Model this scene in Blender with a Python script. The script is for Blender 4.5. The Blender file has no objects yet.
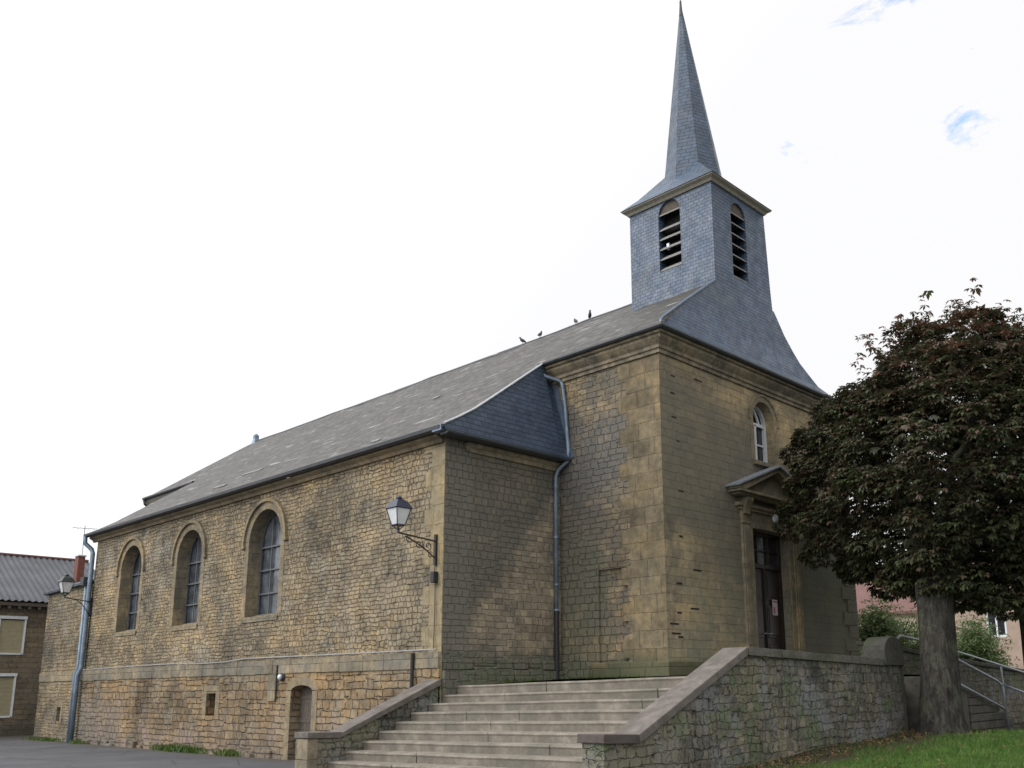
import bpy, bmesh, math, random
from math import radians, sin, cos, pi, sqrt
from mathutils import Vector, Matrix
from mathutils.geometry import tessellate_polygon
import numpy as np
random.seed(7); rng = np.random.default_rng(7)

# ------------------------------------------------------------------ camera, sky, sun, exposure
scene = bpy.context.scene
C = bpy.data.collections.new('scene_collection'); scene.collection.children.link(C)
f_px, ppx, ppy = 931.13, 584.476, 482.999
yaw, pitch, roll = radians(47.429), radians(12.335), radians(-0.737)
CAM = Vector((-15.55, -12.002, 0.0))
fwd = Vector((sin(yaw)*cos(pitch), cos(yaw)*cos(pitch), sin(pitch)))
rgt = Vector((cos(yaw), -sin(yaw), 0)); upv = rgt.cross(fwd)
R_ = cos(roll)*rgt + sin(roll)*upv; U_ = -sin(roll)*rgt + cos(roll)*upv
cd = bpy.data.cameras.new('camera'); cam = bpy.data.objects.new('camera', cd); C.objects.link(cam)
m = Matrix((R_, U_, -fwd)).transposed().to_4x4(); m.translation = CAM; cam.matrix_world = m
cd.sensor_fit = 'HORIZONTAL'; cd.sensor_width = 36; cd.lens = f_px/1024*36
cd.shift_x = (512-ppx)/1024; cd.shift_y = (ppy-384)/1024
cd.clip_start = .1; cd.clip_end = 2000
scene.camera = cam

SUN_EL, SUN_AZ = radians(38), radians(-62)        # azimuth measured from +Y towards +X
sdir = Vector((sin(SUN_AZ)*cos(SUN_EL), cos(SUN_AZ)*cos(SUN_EL), sin(SUN_EL)))
w = bpy.data.worlds.new('World'); scene.world = w; w.use_nodes = True
nt = w.node_tree; nt.nodes.clear(); N = nt.nodes.new; L = nt.links.new
out = N('ShaderNodeOutputWorld'); bg = N('ShaderNodeBackground'); bg.inputs[1].default_value = .1
sky = N('ShaderNodeTexSky'); sky.sky_type = 'NISHITA'; sky.sun_disc = False
sky.sun_elevation = SUN_EL; sky.sun_rotation = SUN_AZ
sky.air_density = 1.0; sky.dust_density = .6
tc = N('ShaderNodeTexCoord')
# cloud deck: thin holes high in the sky, brighter towards the veiled sun
nz = N('ShaderNodeTexNoise'); nz.inputs['Scale'].default_value = 9; nz.inputs['Detail'].default_value = 9
nz.inputs['Roughness'].default_value = .62; nz.inputs['Distortion'].default_value = .4
mp = N('ShaderNodeMapping'); mp.inputs['Scale'].default_value = (1, 1, 2.2); mp.inputs['Location'].default_value = (.3, .1, .55)
L(tc.outputs['Generated'], mp.inputs[0]); L(mp.outputs[0], nz.inputs['Vector'])
def wmath(op, a, b=None, c=None, clamp=False):
    n = N('ShaderNodeMath'); n.operation = op; n.use_clamp = clamp
    for i, v in enumerate((a, b, c)):
        if v is None: continue
        if isinstance(v, (int, float)): n.inputs[i].default_value = v
        else: L(v, n.inputs[i])
    return n.outputs[0]
def wdot(vec):
    n = N('ShaderNodeVectorMath'); n.operation = 'DOT_PRODUCT'; L(tc.outputs['Generated'], n.inputs[0]); n.inputs[1].default_value = vec
    return n.outputs['Value']
# direction of the broken part of the cloud deck
bd = (fwd*f_px + R_*(1000-ppx) - U_*(15-ppy)).normalized()
near = wmath('MULTIPLY', wmath('SUBTRACT', wdot(bd), .986), 70, clamp=False)
near = wmath('MAXIMUM', wmath('MINIMUM', near, .6), 0)
hole = wmath('MULTIPLY', wmath('SUBTRACT', wmath('ADD', nz.outputs['Fac'], wmath('MULTIPLY', near, .205)), .70), 9, clamp=True)
bright = wmath('ADD', 8.5, wmath('MULTIPLY', wmath('POWER', wmath('MAXIMUM', wdot(sdir), 0), 1.5), 14))
cl = N('ShaderNodeCombineColor')
L(bright, cl.inputs[0]); L(wmath('MULTIPLY', bright, 1.0), cl.inputs[1]); L(wmath('MULTIPLY', bright, 1.015), cl.inputs[2])
skm = N('ShaderNodeMix'); skm.data_type = 'RGBA'; skm.blend_type = 'MULTIPLY'; skm.inputs[0].default_value = 1
L(sky.outputs[0], skm.inputs[6]); skm.inputs[7].default_value = (3.0, 3.2, 3.3, 1)
mx = N('ShaderNodeMix'); mx.data_type = 'RGBA'
L(hole, mx.inputs[0]); L(cl.outputs[0], mx.inputs[6]); L(skm.outputs[2], mx.inputs[7])
L(mx.outputs[2], bg.inputs[0]); L(bg.outputs[0], out.inputs[0])

sl = bpy.data.lights.new('sun', 'SUN'); sl.energy = 1.0; sl.angle = radians(20); sl.color = (1, .97, .92)
so = bpy.data.objects.new('sun', sl); C.objects.link(so)
so.rotation_euler = sdir.to_track_quat('Z', 'Y').to_euler()
vs = scene.view_settings; vs.view_transform = 'Standard'; vs.look = 'None'; vs.exposure = 0.2; vs.gamma = 1; vs.use_curve_mapping = False

# ------------------------------------------------------------------ material helpers
class NB:
    def __init__(s, name):
        s.m = bpy.data.materials.new(name); s.m.use_nodes = True; s.t = s.m.node_tree
        s.p = s.t.nodes['Principled BSDF']; s._pos = None
    def n(s, t, **k):
        x = s.t.nodes.new(t)
        for a, b in k.items(): setattr(x, a, b)
        return x
    def l(s, a, b): s.t.links.new(a, b)
    def put(s, sock, v):
        if isinstance(v, bpy.types.NodeSocket): s.l(v, sock)
        elif isinstance(v, (tuple, list)): sock.default_value = tuple(v) + ((1,) if len(v) == 3 and sock.type == 'RGBA' else ())
        else: sock.default_value = v
    def math(s, op, a, b=None, c=None, clamp=False):
        x = s.n('ShaderNodeMath', operation=op, use_clamp=clamp)
        for i, v in enumerate((a, b, c)):
            if v is not None: s.put(x.inputs[i], v)
        return x.outputs[0]
    def pos(s):
        if not s._pos:
            g = s.n('ShaderNodeNewGeometry'); sp = s.n('ShaderNodeSeparateXYZ'); s.l(g.outputs['Position'], sp.inputs[0])
            s._pos = (g.outputs['Position'], sp.outputs[0], sp.outputs[1], sp.outputs[2])
        return s._pos
    def noise(s, scale, detail=4, rough=.55, vec=None, dist=0):
        x = s.n('ShaderNodeTexNoise'); x.inputs['Scale'].default_value = scale; x.inputs['Detail'].default_value = detail
        x.inputs['Roughness'].default_value = rough; x.inputs['Distortion'].default_value = dist
        s.l(vec if vec is not None else s.pos()[0], x.inputs['Vector']); return x.outputs['Fac']
    def comb(s, a, b, c=0.0):
        x = s.n('ShaderNodeCombineXYZ'); s.put(x.inputs[0], a); s.put(x.inputs[1], b); s.put(x.inputs[2], c); return x.outputs[0]
    def mix(s, f, a, b, mode='MIX'):
        x = s.n('ShaderNodeMix', data_type='RGBA', blend_type=mode); s.put(x.inputs[0], f); s.put(x.inputs[6], a); s.put(x.inputs[7], b); return x.outputs[2]
    def ramp(s, f, stops, interp='LINEAR'):
        x = s.n('ShaderNodeValToRGB'); x.color_ramp.interpolation = interp; e = x.color_ramp.elements
        while len(e) < len(stops): e.new(.5)
        for i, (q, c) in enumerate(stops):
            e[i].position = q; e[i].color = tuple(c) + (1,) if len(c) == 3 else c
        s.l(f, x.inputs[0]); return x.outputs[0]
    def sm(s, v, lo, hi):
        x = s.n('ShaderNodeMapRange', interpolation_type='SMOOTHSTEP'); s.put(x.inputs[0], v); x.inputs[1].default_value = lo; x.inputs[2].default_value = hi; return x.outputs[0]
    def bump(s, h, dist, strength=1.0, prev=None):
        x = s.n('ShaderNodeBump'); x.inputs['Strength'].default_value = strength; x.inputs['Distance'].default_value = dist
        s.l(h, x.inputs['Height'])
        if prev: s.l(prev, x.inputs['Normal'])
        return x.outputs[0]
    def done(s, col, rough=.85, nrm=None, metal=0, spec=None):
        s.put(s.p.inputs['Base Color'], col); s.put(s.p.inputs['Roughness'], rough); s.p.inputs['Metallic'].default_value = metal
        if spec is not None: s.p.inputs['Specular IOR Level'].default_value = spec
        if nrm: s.l(nrm, s.p.inputs['Normal'])
        return s.m

def masonry(name, bw, bh, cols, joint, mort=.012, dist=.05, wav=.03, grain=.25, bdist=.02, layers=(), big=None, jvar=.6, rough=.92, rubble=0.0, joint_shadow_amt=.8, sat=.86, val=1.0, rnd=.85, pj=1.0, patchy=.7):
    """coursed stone; layers = (mask builder, colour, strength)"""
    b = NB(name); P, X, Y, Z = b.pos()
    u = b.math('ADD', X, Y)
    n1 = b.noise(2.6, 3, .6); n2 = b.noise(9, 3, .6)
    n3 = b.noise(.9, 2, .5, vec=b.comb(0.0, 0.0, Z))
    uu = b.math('ADD', u, b.math('MULTIPLY', b.math('SUBTRACT', n2, .5), dist*1.6))
    nn = b.noise(3.1, 3, .6, vec=b.comb(b.math('MULTIPLY', u, .8), b.math('MULTIPLY', Z, 1.6), 7.3))
    vv = b.math('ADD', Z, b.math('MULTIPLY', b.math('SUBTRACT', nn, .5), dist*1.4))
    vv = b.math('ADD', vv, b.math('MULTIPLY', b.math('SUBTRACT', n3, .5), wav*6))
    # random-width stones in courses of varying height
    def courses(w_, h_, seed):
        t_ = b.math('DIVIDE', vv, h_); row = b.math('FLOOR', t_); fr = b.math('FRACT', t_)
        dv = b.math('MULTIPLY', b.math('MINIMUM', fr, b.math('SUBTRACT', 1.0, fr)), h_)
        W_ = b.math('ADD', b.math('DIVIDE', uu, w_), b.math('MULTIPLY', row, 17.37+seed))
        def v1(feat):
            x = b.n('ShaderNodeTexVoronoi', voronoi_dimensions='1D', feature=feat); x.inputs['Scale'].default_value = 1
            x.inputs['Randomness'].default_value = rnd; b.l(W_, x.inputs['W']); return x
        du = b.math('MULTIPLY', v1('DISTANCE_TO_EDGE').outputs['Distance'], w_)
        sc_ = b.n('ShaderNodeSeparateColor'); b.l(v1('F1').outputs['Color'], sc_.inputs[0])
        d = b.n('ShaderNodeMath', operation='SMOOTH_MIN'); b.l(du, d.inputs[0]); b.l(dv, d.inputs[1]); d.inputs[2].default_value = min(.05, h_*.3)*max(.02, min(1, dist*14))
        rag = b.math('MULTIPLY', b.math('SUBTRACT', b.noise(16, 4, .7), .5), dist*.42)
        dd = b.math('ADD', d.outputs[0], rag)
        return sc_.outputs[0], b.math('SUBTRACT', 1.0, b.sm(dd, mort*-.1, mort*1.05))
    t1, fac = courses(bw, bh, 0)
    tint = t1
    if rubble > 0:
        t2, f2 = courses(bw*.7, bh*1.35, 5.1)
        zone = b.sm(b.noise(.6, 3, .6), .49, .515)
        x = b.n('ShaderNodeMix', data_type='FLOAT'); b.l(zone, x.inputs[0]); b.l(fac, x.inputs[2]); b.l(f2, x.inputs[3]); fac = x.outputs[0]
        x = b.n('ShaderNodeMix', data_type='FLOAT'); b.l(zone, x.inputs[0]); b.l(t1, x.inputs[2]); b.l(t2, x.inputs[3]); tint = x.outputs[0]
    n = len(cols)
    stone = b.ramp(tint, [(i/(n-1)*.9+.05, c) for i, c in enumerate(cols)])
    gn = b.noise(38, 4, .7); gm = b.noise(7, 4, .65)
    stone = b.mix(grain, stone, b.ramp(gn, [(.3, (.25, .25, .25)), (.7, (1.5, 1.45, 1.4))]), 'MULTIPLY')
    stone = b.mix(.65, stone, b.ramp(gm, [(.3, (.55, .55, .56)), (.7, (1.35, 1.33, 1.28))]), 'MULTIPLY')
    jm = b.math('MULTIPLY', fac, b.sm(b.noise(1.7, 3, .6), .5-jvar*.5, .5+jvar*.3))
    pale = b.mix(.5, tuple(min(1, c*pj) for c in cols[0]), (.26, .225, .16))
    jt = b.mix(b.sm(b.noise(1.3, 4, .6), .42, .58), pale, joint)
    col = b.mix(jm, stone, jt)
    joint_shadow = b.sm(b.noise(5.5, 3, .6, vec=b.comb(b.math('MULTIPLY', u, .7), b.math('MULTIPLY', Z, 1.9), 2.0)), .56, .64)  # shadow dashes in open joints, painted as near-black colour
    col = b.mix(b.math('MULTIPLY', b.math('MULTIPLY', fac, joint_shadow), joint_shadow_amt), col, tuple(c*.3 for c in joint))
    bl = b.noise(2.1, 6, .75)
    col = b.mix(.6, col, b.ramp(bl, [(.3, (.62, .63, .66)), (.5, (1, 1, 1)), (.7, (1.28, 1.24, 1.16))]), 'MULTIPLY')
    lg = b.noise(.42, 5, .62)
    col = b.mix(patchy, col, b.ramp(lg, [(.34, (.5, .52, .56)), (.47, (.92, .93, .95)), (.56, (1.12, 1.06, .96)), (.68, (1.5, 1.36, 1.08))]), 'MULTIPLY')
    lg2 = b.noise(1.05, 5, .7, vec=b.comb(b.math('ADD', u, 31.0), Z, 1.0))
    col = b.mix(patchy, col, b.ramp(lg2, [(.36, (.66, .67, .70)), (.5, (1, 1, 1)), (.64, (1.3, 1.2, 1.0))]), 'MULTIPLY')
    if big:
        col = b.mix(b.math('MULTIPLY', b.sm(b.noise(big[2], 5, .68, vec=b.comb(b.math('ADD', u, 3.1), Z, 4.0)), .48, .66), big[1]), col, big[0])
    for fn, c, st in layers:
        col = b.mix(b.math('MULTIPLY', fn(b), st, clamp=True), col, c)
    hs = b.n('ShaderNodeHueSaturation'); hs.inputs['Saturation'].default_value = sat; hs.inputs['Value'].default_value = val; b.l(col, hs.inputs['Color']); col = hs.outputs[0]
    h = b.math('ADD', b.math('MULTIPLY', fac, -1.0), b.math('MULTIPLY', gm, .9))
    h = b.math('ADD', h, b.math('MULTIPLY', gn, .25))
    h = b.math('ADD', h, b.math('MULTIPLY', tint, .35))
    return b.done(col, rough, b.bump(h, bdist), spec=.25)

def below(z0, amp=.5, soft=.35, sc=1.3):
    def f(b):
        P, X, Y, Z = b.pos()
        v = b.math('SUBTRACT', b.math('ADD', z0, b.math('MULTIPLY', b.math('SUBTRACT', b.noise(sc, 5, .65), .5), amp*4)), Z)
        return b.sm(v, -soft, soft)
    return f
def side(ax, ay, az, off, soft=.3, amp=.6, sc=.8, both=None):
    """patch: ax*X+ay*Y+az*Z > off, with ragged edge"""
    def f(b):
        P, X, Y, Z = b.pos()
        v = b.math('ADD', b.math('ADD', b.math('MULTIPLY', X, ax), b.math('MULTIPLY', Y, ay)), b.math('MULTIPLY', Z, az))
        v = b.math('ADD', b.math('SUBTRACT', v, off), b.math('MULTIPLY', b.math('SUBTRACT', b.noise(sc, 5, .68), .5), amp*4))
        r = b.sm(v, -soft, soft)
        if both: r = b.math('MULTIPLY', r, both(b))
        return r
    return f
def spots(sc, lo, hi, seed=0):
    def f(b):
        P, X, Y, Z = b.pos()
        return b.sm(b.noise(sc, 5, .7, vec=b.comb(b.math('ADD', X, seed), Y, Z)), lo, hi)
    return f
def mul(f, g): return lambda b: b.math('MULTIPLY', f(b), g(b))

def slate(name, cols, bw=.24, bh=.105, useu='XY', bdist=.012, patch=None, rough=.5, vk=1.0, moss=None, streak=None):
    b = NB(name); P, X, Y, Z = b.pos()
    u = b.math('ADD', X, Y) if useu == 'XY' else (Y if useu == 'Y' else X)
    u = b.math('ADD', u, b.math('MULTIPLY', b.math('SUBTRACT', b.noise(6, 2), .5), .05))
    v = b.math('ADD', b.math('MULTIPLY', Z, vk), b.math('MULTIPLY', b.math('SUBTRACT', b.noise(1.1, 3), .5), .09))
    br = b.n('ShaderNodeTexBrick'); br.inputs['Scale'].default_value = 1; br.inputs['Mortar Size'].default_value = .006
    br.inputs['Mortar Smooth'].default_value = .3; br.inputs['Brick Width'].default_value = bw; br.inputs['Row Height'].default_value = bh
    br.inputs['Color1'].default_value = (0, 0, 0, 1); br.inputs['Color2'].default_value = (1, 1, 1, 1)
    b.l(b.comb(u, v), br.inputs['Vector'])
    col = b.ramp(br.outputs['Color'], [(i/(len(cols)-1)*.9+.05, c) for i, c in enumerate(cols)])
    col = b.mix(b.math('MULTIPLY', br.outputs['Fac'], .75), col, tuple(c*.35 for c in cols[0]))
    saw = b.math('FRACT', b.math('DIVIDE', v, bh))
    col = b.mix(.5, col, b.ramp(saw, [(0, (.55, .55, .55)), (.14, (1, 1, 1)), (.9, (1.08, 1.08, 1.08)), (1, (.9, .9, .9))]), 'MULTIPLY')
    col = b.mix(.6, col, b.ramp(b.noise(3.5, 5, .7), [(.3, (.5, .5, .52)), (.7, (1.55, 1.52, 1.45))]), 'MULTIPLY')
    col = b.mix(.6, col, b.ramp(b.noise(.5, 4, .6), [(.3, (.72, .73, .75)), (.7, (1.3, 1.28, 1.25))]), 'MULTIPLY')
    if patch: col = b.mix(b.math('MULTIPLY', b.sm(b.noise(patch[1], 6, .75), .5, .64), patch[2]), col, patch[0])
    if moss: col = b.mix(b.math('MULTIPLY', b.sm(b.noise(5, 5, .75), .6, .68), moss[1]), col, moss[0])
    if streak:
        sn = b.noise(1.0, 3, .6, vec=b.comb(b.math('MULTIPLY', u, .7), b.math('MULTIPLY', Z, 9.0), 0))
        g = b.math('MULTIPLY', b.sm(sn, .60, .64), b.sm(b.noise(.8, 3, .5), .48, .56))
        col = b.mix(g, col, streak)
    h = b.math('ADD', b.math('MULTIPLY', saw, -1.0), b.math('MULTIPLY', br.outputs['Color'], .7))
    h = b.math('SUBTRACT', h, br.outputs['Fac'])
    rr = b.ramp(b.noise(4, 3), [(.3, (rough-.1,)*3), (.7, (rough+.15,)*3)])
    return b.done(col, rr, b.bump(h, bdist), spec=.5)

def plain(name, col, rough=.6, metal=0, var=.25, sc=12, bd=0, spec=None, dirt=None):
    b = NB(name)
    c = b.mix(var, col, b.ramp(b.noise(sc, 5, .65), [(.3, (.45, .45, .45)), (.7, (1.5, 1.5, 1.5))]), 'MULTIPLY')
    if dirt: c = b.mix(b.math('MULTIPLY', b.sm(b.noise(dirt[1], 5, .7), .48, .62), dirt[2]), c, dirt[0])
    return b.done(c, rough, b.bump(b.noise(sc*2, 4), bd) if bd else None, metal, spec)

M = {}
OCH = [(.27, .20, .115), (.36, .28, .16), (.22, .185, .125), (.42, .33, .195), (.30, .25, .165)]
M['nave'] = masonry('nave_rubble_stone', .23, .095, [(.27,.21,.12),(.33,.265,.155),(.23,.19,.125),(.37,.30,.175),(.30,.25,.165)], (.11, .09, .06), dist=.09, wav=.03, bdist=.05, rubble=2, grain=.4, mort=.015, val=.84, sat=.84, patchy=1.0, joint_shadow_amt=.9, jvar=.45,
    layers=[(mul(spots(.7, .48, .62, 3), spots(2.6, .4, .6, 1)), (.15, .14, .115), .6), (mul(spots(.5, .5, .62, 9), spots(3, .42, .55, 7)), (.42, .38, .30), .5),
            (mul(side(0, -1, 0, -6.5, .5, .8), spots(2.2, .42, .6, 5)), (.42, .34, .21), .55)])
M['base'] = masonry('basement_stone', .46, .15, [(.29,.20,.105),(.35,.255,.14),(.25,.185,.115),(.38,.285,.17)], (.10, .075, .05), dist=.08, wav=.03, bdist=.05, mort=.02, rubble=1, val=.76, sat=.9, joint_shadow_amt=1, patchy=.9,
    layers=[(mul(spots(.6, .5, .58, 2), spots(2, .35, .6, 4)), (.40, .34, .24), .6), (below(-1.25, .2, .25), (.22, .18, .15), .6),
            (mul(side(0, 1, 0, 18.5, .5, .5), below(-.3, .3, .6)), (.22, .205, .18), .6), (mul(spots(1.1, .52, .6, 8), below(-.6, .5, .4)), (.38, .29, .26), .5),
            (mul(spots(1.8, .54, .64, 12), below(.2, .5, .6)), (.17, .17, .13), .5)])
M['band'] = masonry('ledge_slab_stone', .95, .6, [(.19,.17,.125),(.235,.205,.15),(.17,.155,.115)], (.09, .08, .06), dist=.02, wav=0, bdist=.012, patchy=.9,
    layers=[(spots(2.2, .5, .62, 2), (.17, .165, .14), .7)])
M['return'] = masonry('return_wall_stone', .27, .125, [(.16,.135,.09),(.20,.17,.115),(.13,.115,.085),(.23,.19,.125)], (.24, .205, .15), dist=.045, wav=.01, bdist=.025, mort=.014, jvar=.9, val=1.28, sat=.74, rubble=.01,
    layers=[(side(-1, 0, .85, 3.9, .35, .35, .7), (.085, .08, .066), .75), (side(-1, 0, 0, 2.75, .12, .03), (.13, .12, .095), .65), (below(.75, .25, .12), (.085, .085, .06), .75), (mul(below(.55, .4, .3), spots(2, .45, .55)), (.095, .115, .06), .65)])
M['block'] = masonry('block_side_stone', .33, .135, [(.20,.155,.09),(.255,.20,.12),(.165,.135,.09),(.29,.23,.14)], (.26, .22, .155), dist=.07, wav=.02, bdist=.035, mort=.014, jvar=.9, rubble=1.5, val=1.1, sat=.88,
    layers=[(mul(side(0, 1, 0, .95, .3, .5), spots(.9, .42, .56, 6)), (.105, .10, .085), .75), (mul(side(0, 1, 0, 1.6, .2, .3), below(3.4, .6, .6)), (.115, .12, .08), .6), (mul(side(0, 1, 0, .9, .25, .35), side(0, 0, 1, 4.2, .5, .4, .8, lambda b: b.math('SUBTRACT', 1.0, side(0, 0, 1, 6.2, .4, .3)(b)))), (.12, .125, .13), .45), (below(.5, .25, .25), (.10, .115, .065), .65), (spots(2.4, .55, .65, 4), (.12, .11, .09), .6)])
M['quoin'] = masonry('quoin_ashlar', .62, .38, [(.30,.235,.125),(.355,.285,.16),(.27,.215,.125)], (.36, .32, .22), dist=.03, wav=0, bdist=.015, mort=.009, jvar=.8, val=.66, sat=.85, patchy=.9,
    layers=[(below(.55, .2, .2), (.11, .13, .065), .85), (mul(below(1.6, .5, .4), spots(1.6, .45, .6)), (.17, .16, .09), .6), (spots(1.3, .54, .66, 3), (.20, .17, .11), .7)])
M['cornerstone'] = masonry('corner_ashlar', .55, .42, [(.30,.24,.125),(.34,.275,.155)], (.22, .18, .11), dist=.02, wav=0, bdist=.012, mort=.006, layers=[(spots(1.6, .52, .64, 3), (.25, .20, .12), .7)])
M['facade'] = masonry('facade_ashlar', .42, .19, [(.225,.185,.105),(.27,.22,.125),(.195,.165,.105)], (.19, .16, .105), dist=.04, wav=.01, bdist=.012, mort=.008, grain=.4, val=1.28, sat=.84, rnd=.4, jvar=.3, joint_shadow_amt=.2, patchy=.8,
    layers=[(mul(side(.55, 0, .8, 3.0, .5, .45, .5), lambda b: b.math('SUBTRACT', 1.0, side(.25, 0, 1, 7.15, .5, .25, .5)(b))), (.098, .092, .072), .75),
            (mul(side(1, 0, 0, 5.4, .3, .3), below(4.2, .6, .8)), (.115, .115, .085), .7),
            (below(.5, .2, .2), (.10, .115, .065), .7), (mul(below(2.4, .5, .8), spots(.8, .42, .6, 3)), (.15, .155, .10), .6), (spots(3, .56, .68, 8), (.16, .135, .09), .5)])
M['trim'] = masonry('cornice_stone', .9, 2, [(.26,.215,.13),(.29,.24,.15)], (.12, .10, .07), dist=.01, wav=0, bdist=.012, mort=.006, val=.9, sat=.75, layers=[(spots(2.2, .46, .6, 2), (.12, .108, .08), .75), (spots(6, .55, .65, 2), (.36, .33, .26), .5)])
M['portal'] = masonry('portal_stone', 1.2, .55, [(.245,.205,.125),(.27,.225,.14)], (.14, .12, .08), dist=.005, wav=0, bdist=.008, mort=.005, layers=[(spots(1.6, .46, .6, 2), (.145, .13, .09), .7)])
M['arch'] = masonry('window_surround_stone', .4, .3, [(.21,.17,.105),(.245,.20,.125),(.195,.16,.10)], (.15, .125, .08), dist=.01, wav=0, bdist=.01, mort=.006, layers=[(spots(2, .5, .64, 1), (.21, .18, .12), .6)])
M['reveal'] = masonry('window_reveal_stone', .4, .3, [(.22,.19,.125),(.25,.21,.14)], (.12, .10, .07), dist=.01, wav=0, bdist=.01, mort=.006, layers=[(spots(1.4, .46, .6, 1), (.12, .115, .09), .7)])
M['retain'] = masonry('retaining_wall_rubble', .21, .13, [(.12,.12,.095),(.155,.15,.115),(.10,.10,.085),(.185,.175,.135),(.14,.13,.095)], (.085, .08, .065), dist=.13, wav=.03, bdist=.045, mort=.012, rubble=2, val=1.12, pj=2.0,
    layers=[(spots(1.1, .5, .6, 2), (.20, .21, .22), .55), (spots(1.7, .52, .62, 7), (.10, .14, .06), .6), (mul(side(-1, 0, 0, 4.9, .2, .2), spots(1.5, .35, .5)), (.20, .18, .12), .6), (spots(6, .56, .64, 4), (.03, .03, .028), .8)])
M['coping'] = plain('coping_stone', (.135, .117, .105), .9, var=.7, sc=5, bd=.01, dirt=((.095, .085, .075), 1.5, .7))
M['coping_mossy'] = plain('mossy_coping_stone', (.095, .09, .075), .92, var=.55, sc=6, bd=.02, dirt=((.055, .065, .04), 2.2, .8))
M['copingdark'] = plain('dark_coping_stone', (.085, .07, .064), .9, var=.5, sc=6, bd=.01)
b = NB('step_stone'); P_, X_, Y_, Z_ = b.pos()
c_ = b.mix(.7, (.225, .20, .168), b.ramp(b.noise(3, 6, .75), [(.3, (.42, .42, .42)), (.7, (1.5, 1.5, 1.48))]), 'MULTIPLY')
c_ = b.mix(b.math('MULTIPLY', b.sm(b.noise(1.1, 5, .7), .48, .62), .7), c_, (.135, .13, .105))
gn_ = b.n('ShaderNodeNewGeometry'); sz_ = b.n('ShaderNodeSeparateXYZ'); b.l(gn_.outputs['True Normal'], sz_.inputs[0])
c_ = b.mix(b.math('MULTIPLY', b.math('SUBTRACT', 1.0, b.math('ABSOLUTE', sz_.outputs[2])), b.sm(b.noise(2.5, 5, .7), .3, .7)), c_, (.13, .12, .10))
M['step'] = b.done(c_, .9, b.bump(b.noise(22, 5), .008), spec=.2)
M['slate_side'] = slate('weathered_slate_roof', [(.038,.034,.030),(.055,.050,.044),(.029,.027,.025),(.078,.072,.062)], .3, .14, 'Y', .02, patch=((.030, .030, .025), 1.3, .75), rough=.62, vk=1.7, moss=((.15, .14, .10), .7), streak=(.28, .28, .27))
M['slate_sky_tint'] = slate('sky_tinted_slate_cladding', [(.044,.075,.128),(.058,.092,.148),(.036,.062,.108),(.07,.103,.155)], .17, .095, 'XY', .013, patch=((.055, .07, .09), .9, .6), rough=.5)  # blue of the reflected sky is put into these slate colours
M['slate_dark'] = slate('dark_sky_tinted_slate', [(.034,.054,.09),(.044,.066,.104),(.028,.045,.078)], .22, .12, 'X', .015, rough=.5, moss=((.11, .13, .10), .5))  # darker slates, with the same sky blue painted in
M['slate_spire'] = slate('spire_slate', [(.042,.07,.112),(.054,.083,.13),(.036,.06,.097)], .15, .11, 'XY', .01, patch=((.10, .11, .115), 1.2, .5), rough=.5, moss=((.16, .19, .17), .45))  # sky's blue mixed into the spire slate colours too
M['zinc'] = plain('zinc_sheet', (.13, .175, .24), .45, .3, .35, 6, spec=.5)
M['zinc_light'] = plain('pale_zinc_edge', (.55, .58, .62), .45, .2, .3, 8)
M['pipe'] = plain('grey_blue_zinc_pipe', (.15, .20, .26), .5, .3, .4, 5, dirt=((.25, .30, .35), 3, .5))
M['iron'] = plain('black_iron', (.022, .022, .024), .55, .3, .3, 20)
M['iron_dark_green'] = plain('dark_green_lantern_paint', (.02, .03, .028), .5, 0, .3, 20)
M['navy'] = plain('dark_navy_lantern_paint', (.028, .034, .06), .4, .2, .3, 20)
M['lamp_glass'] = plain('frosted_lamp_glass', (.62, .64, .66), .3, 0, .2, 9)
M['cablegrey'] = plain('pale_grey_cable', (.27, .27, .27), .6)
M['gutter'] = plain('dark_zinc_gutter', (.055, .06, .068), .5, .3, .4, 4)
M['louver'] = plain('weathered_grey_louvre_wood', (.24, .23, .22), .85, 0, .4, 14)
M['void'] = plain('belfry_dark_interior', (.012, .012, .013), .9)
M['wood_eave'] = plain('weathered_eave_boards', (.25, .23, .19), .85, 0, .4, 9)
M['door'] = plain('dark_brown_door_paint', (.022, .015, .012), .4, 0, .4, 7, .001)
M['oldwood'] = plain('old_grey_brown_wood', (.085, .068, .055), .85, 0, .5, 11, .004)
M['glass_dark'] = plain('dark_window_glass', (.02, .022, .026), .12, 0, .2, 3, spec=.8)
b = NB('leaded_glass'); P_, X_, Y_, Z_ = b.pos()
c_ = b.ramp(b.noise(1.6, 4, .6), [(.35, (.035, .04, .047)), (.5, (.075, .088, .105)), (.65, (.15, .16, .175))])
g_ = b.n('ShaderNodeTexBrick'); g_.offset = 0; g_.inputs['Scale'].default_value = 1; g_.inputs['Brick Width'].default_value = .14; g_.inputs['Row Height'].default_value = .17; g_.inputs['Mortar Size'].default_value = .007
b.l(b.comb(b.math('ADD', X_, Y_), Z_), g_.inputs['Vector'])
c_ = b.mix(b.math('MULTIPLY', g_.outputs['Fac'], .5), c_, (.04, .042, .045))
M['glass_nave'] = b.done(c_, .25, b.bump(b.noise(5, 2), .01), spec=.6)
M['bar'] = plain('grey_iron_window_bar', (.11, .12, .13), .6, .2, .3, 20)
M['white'] = plain('white_window_paint', (.62, .65, .68), .5, 0, .2, 12)
M['shutter'] = plain('beige_roller_shutter', (.34, .30, .19), .6, 0, .2, 8)
M['paper'] = plain('printed_paper_notice', (.55, .50, .50), .7, 0, .2, 30)
M['pink'] = plain('pink_print', (.45, .12, .14), .7)
M['render_tan'] = plain('tan_house_render', (.33, .25, .20), .9, 0, .25, 2)
M['render_cream'] = plain('cream_house_render', (.42, .36, .27), .9, 0, .25, 2)
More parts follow.
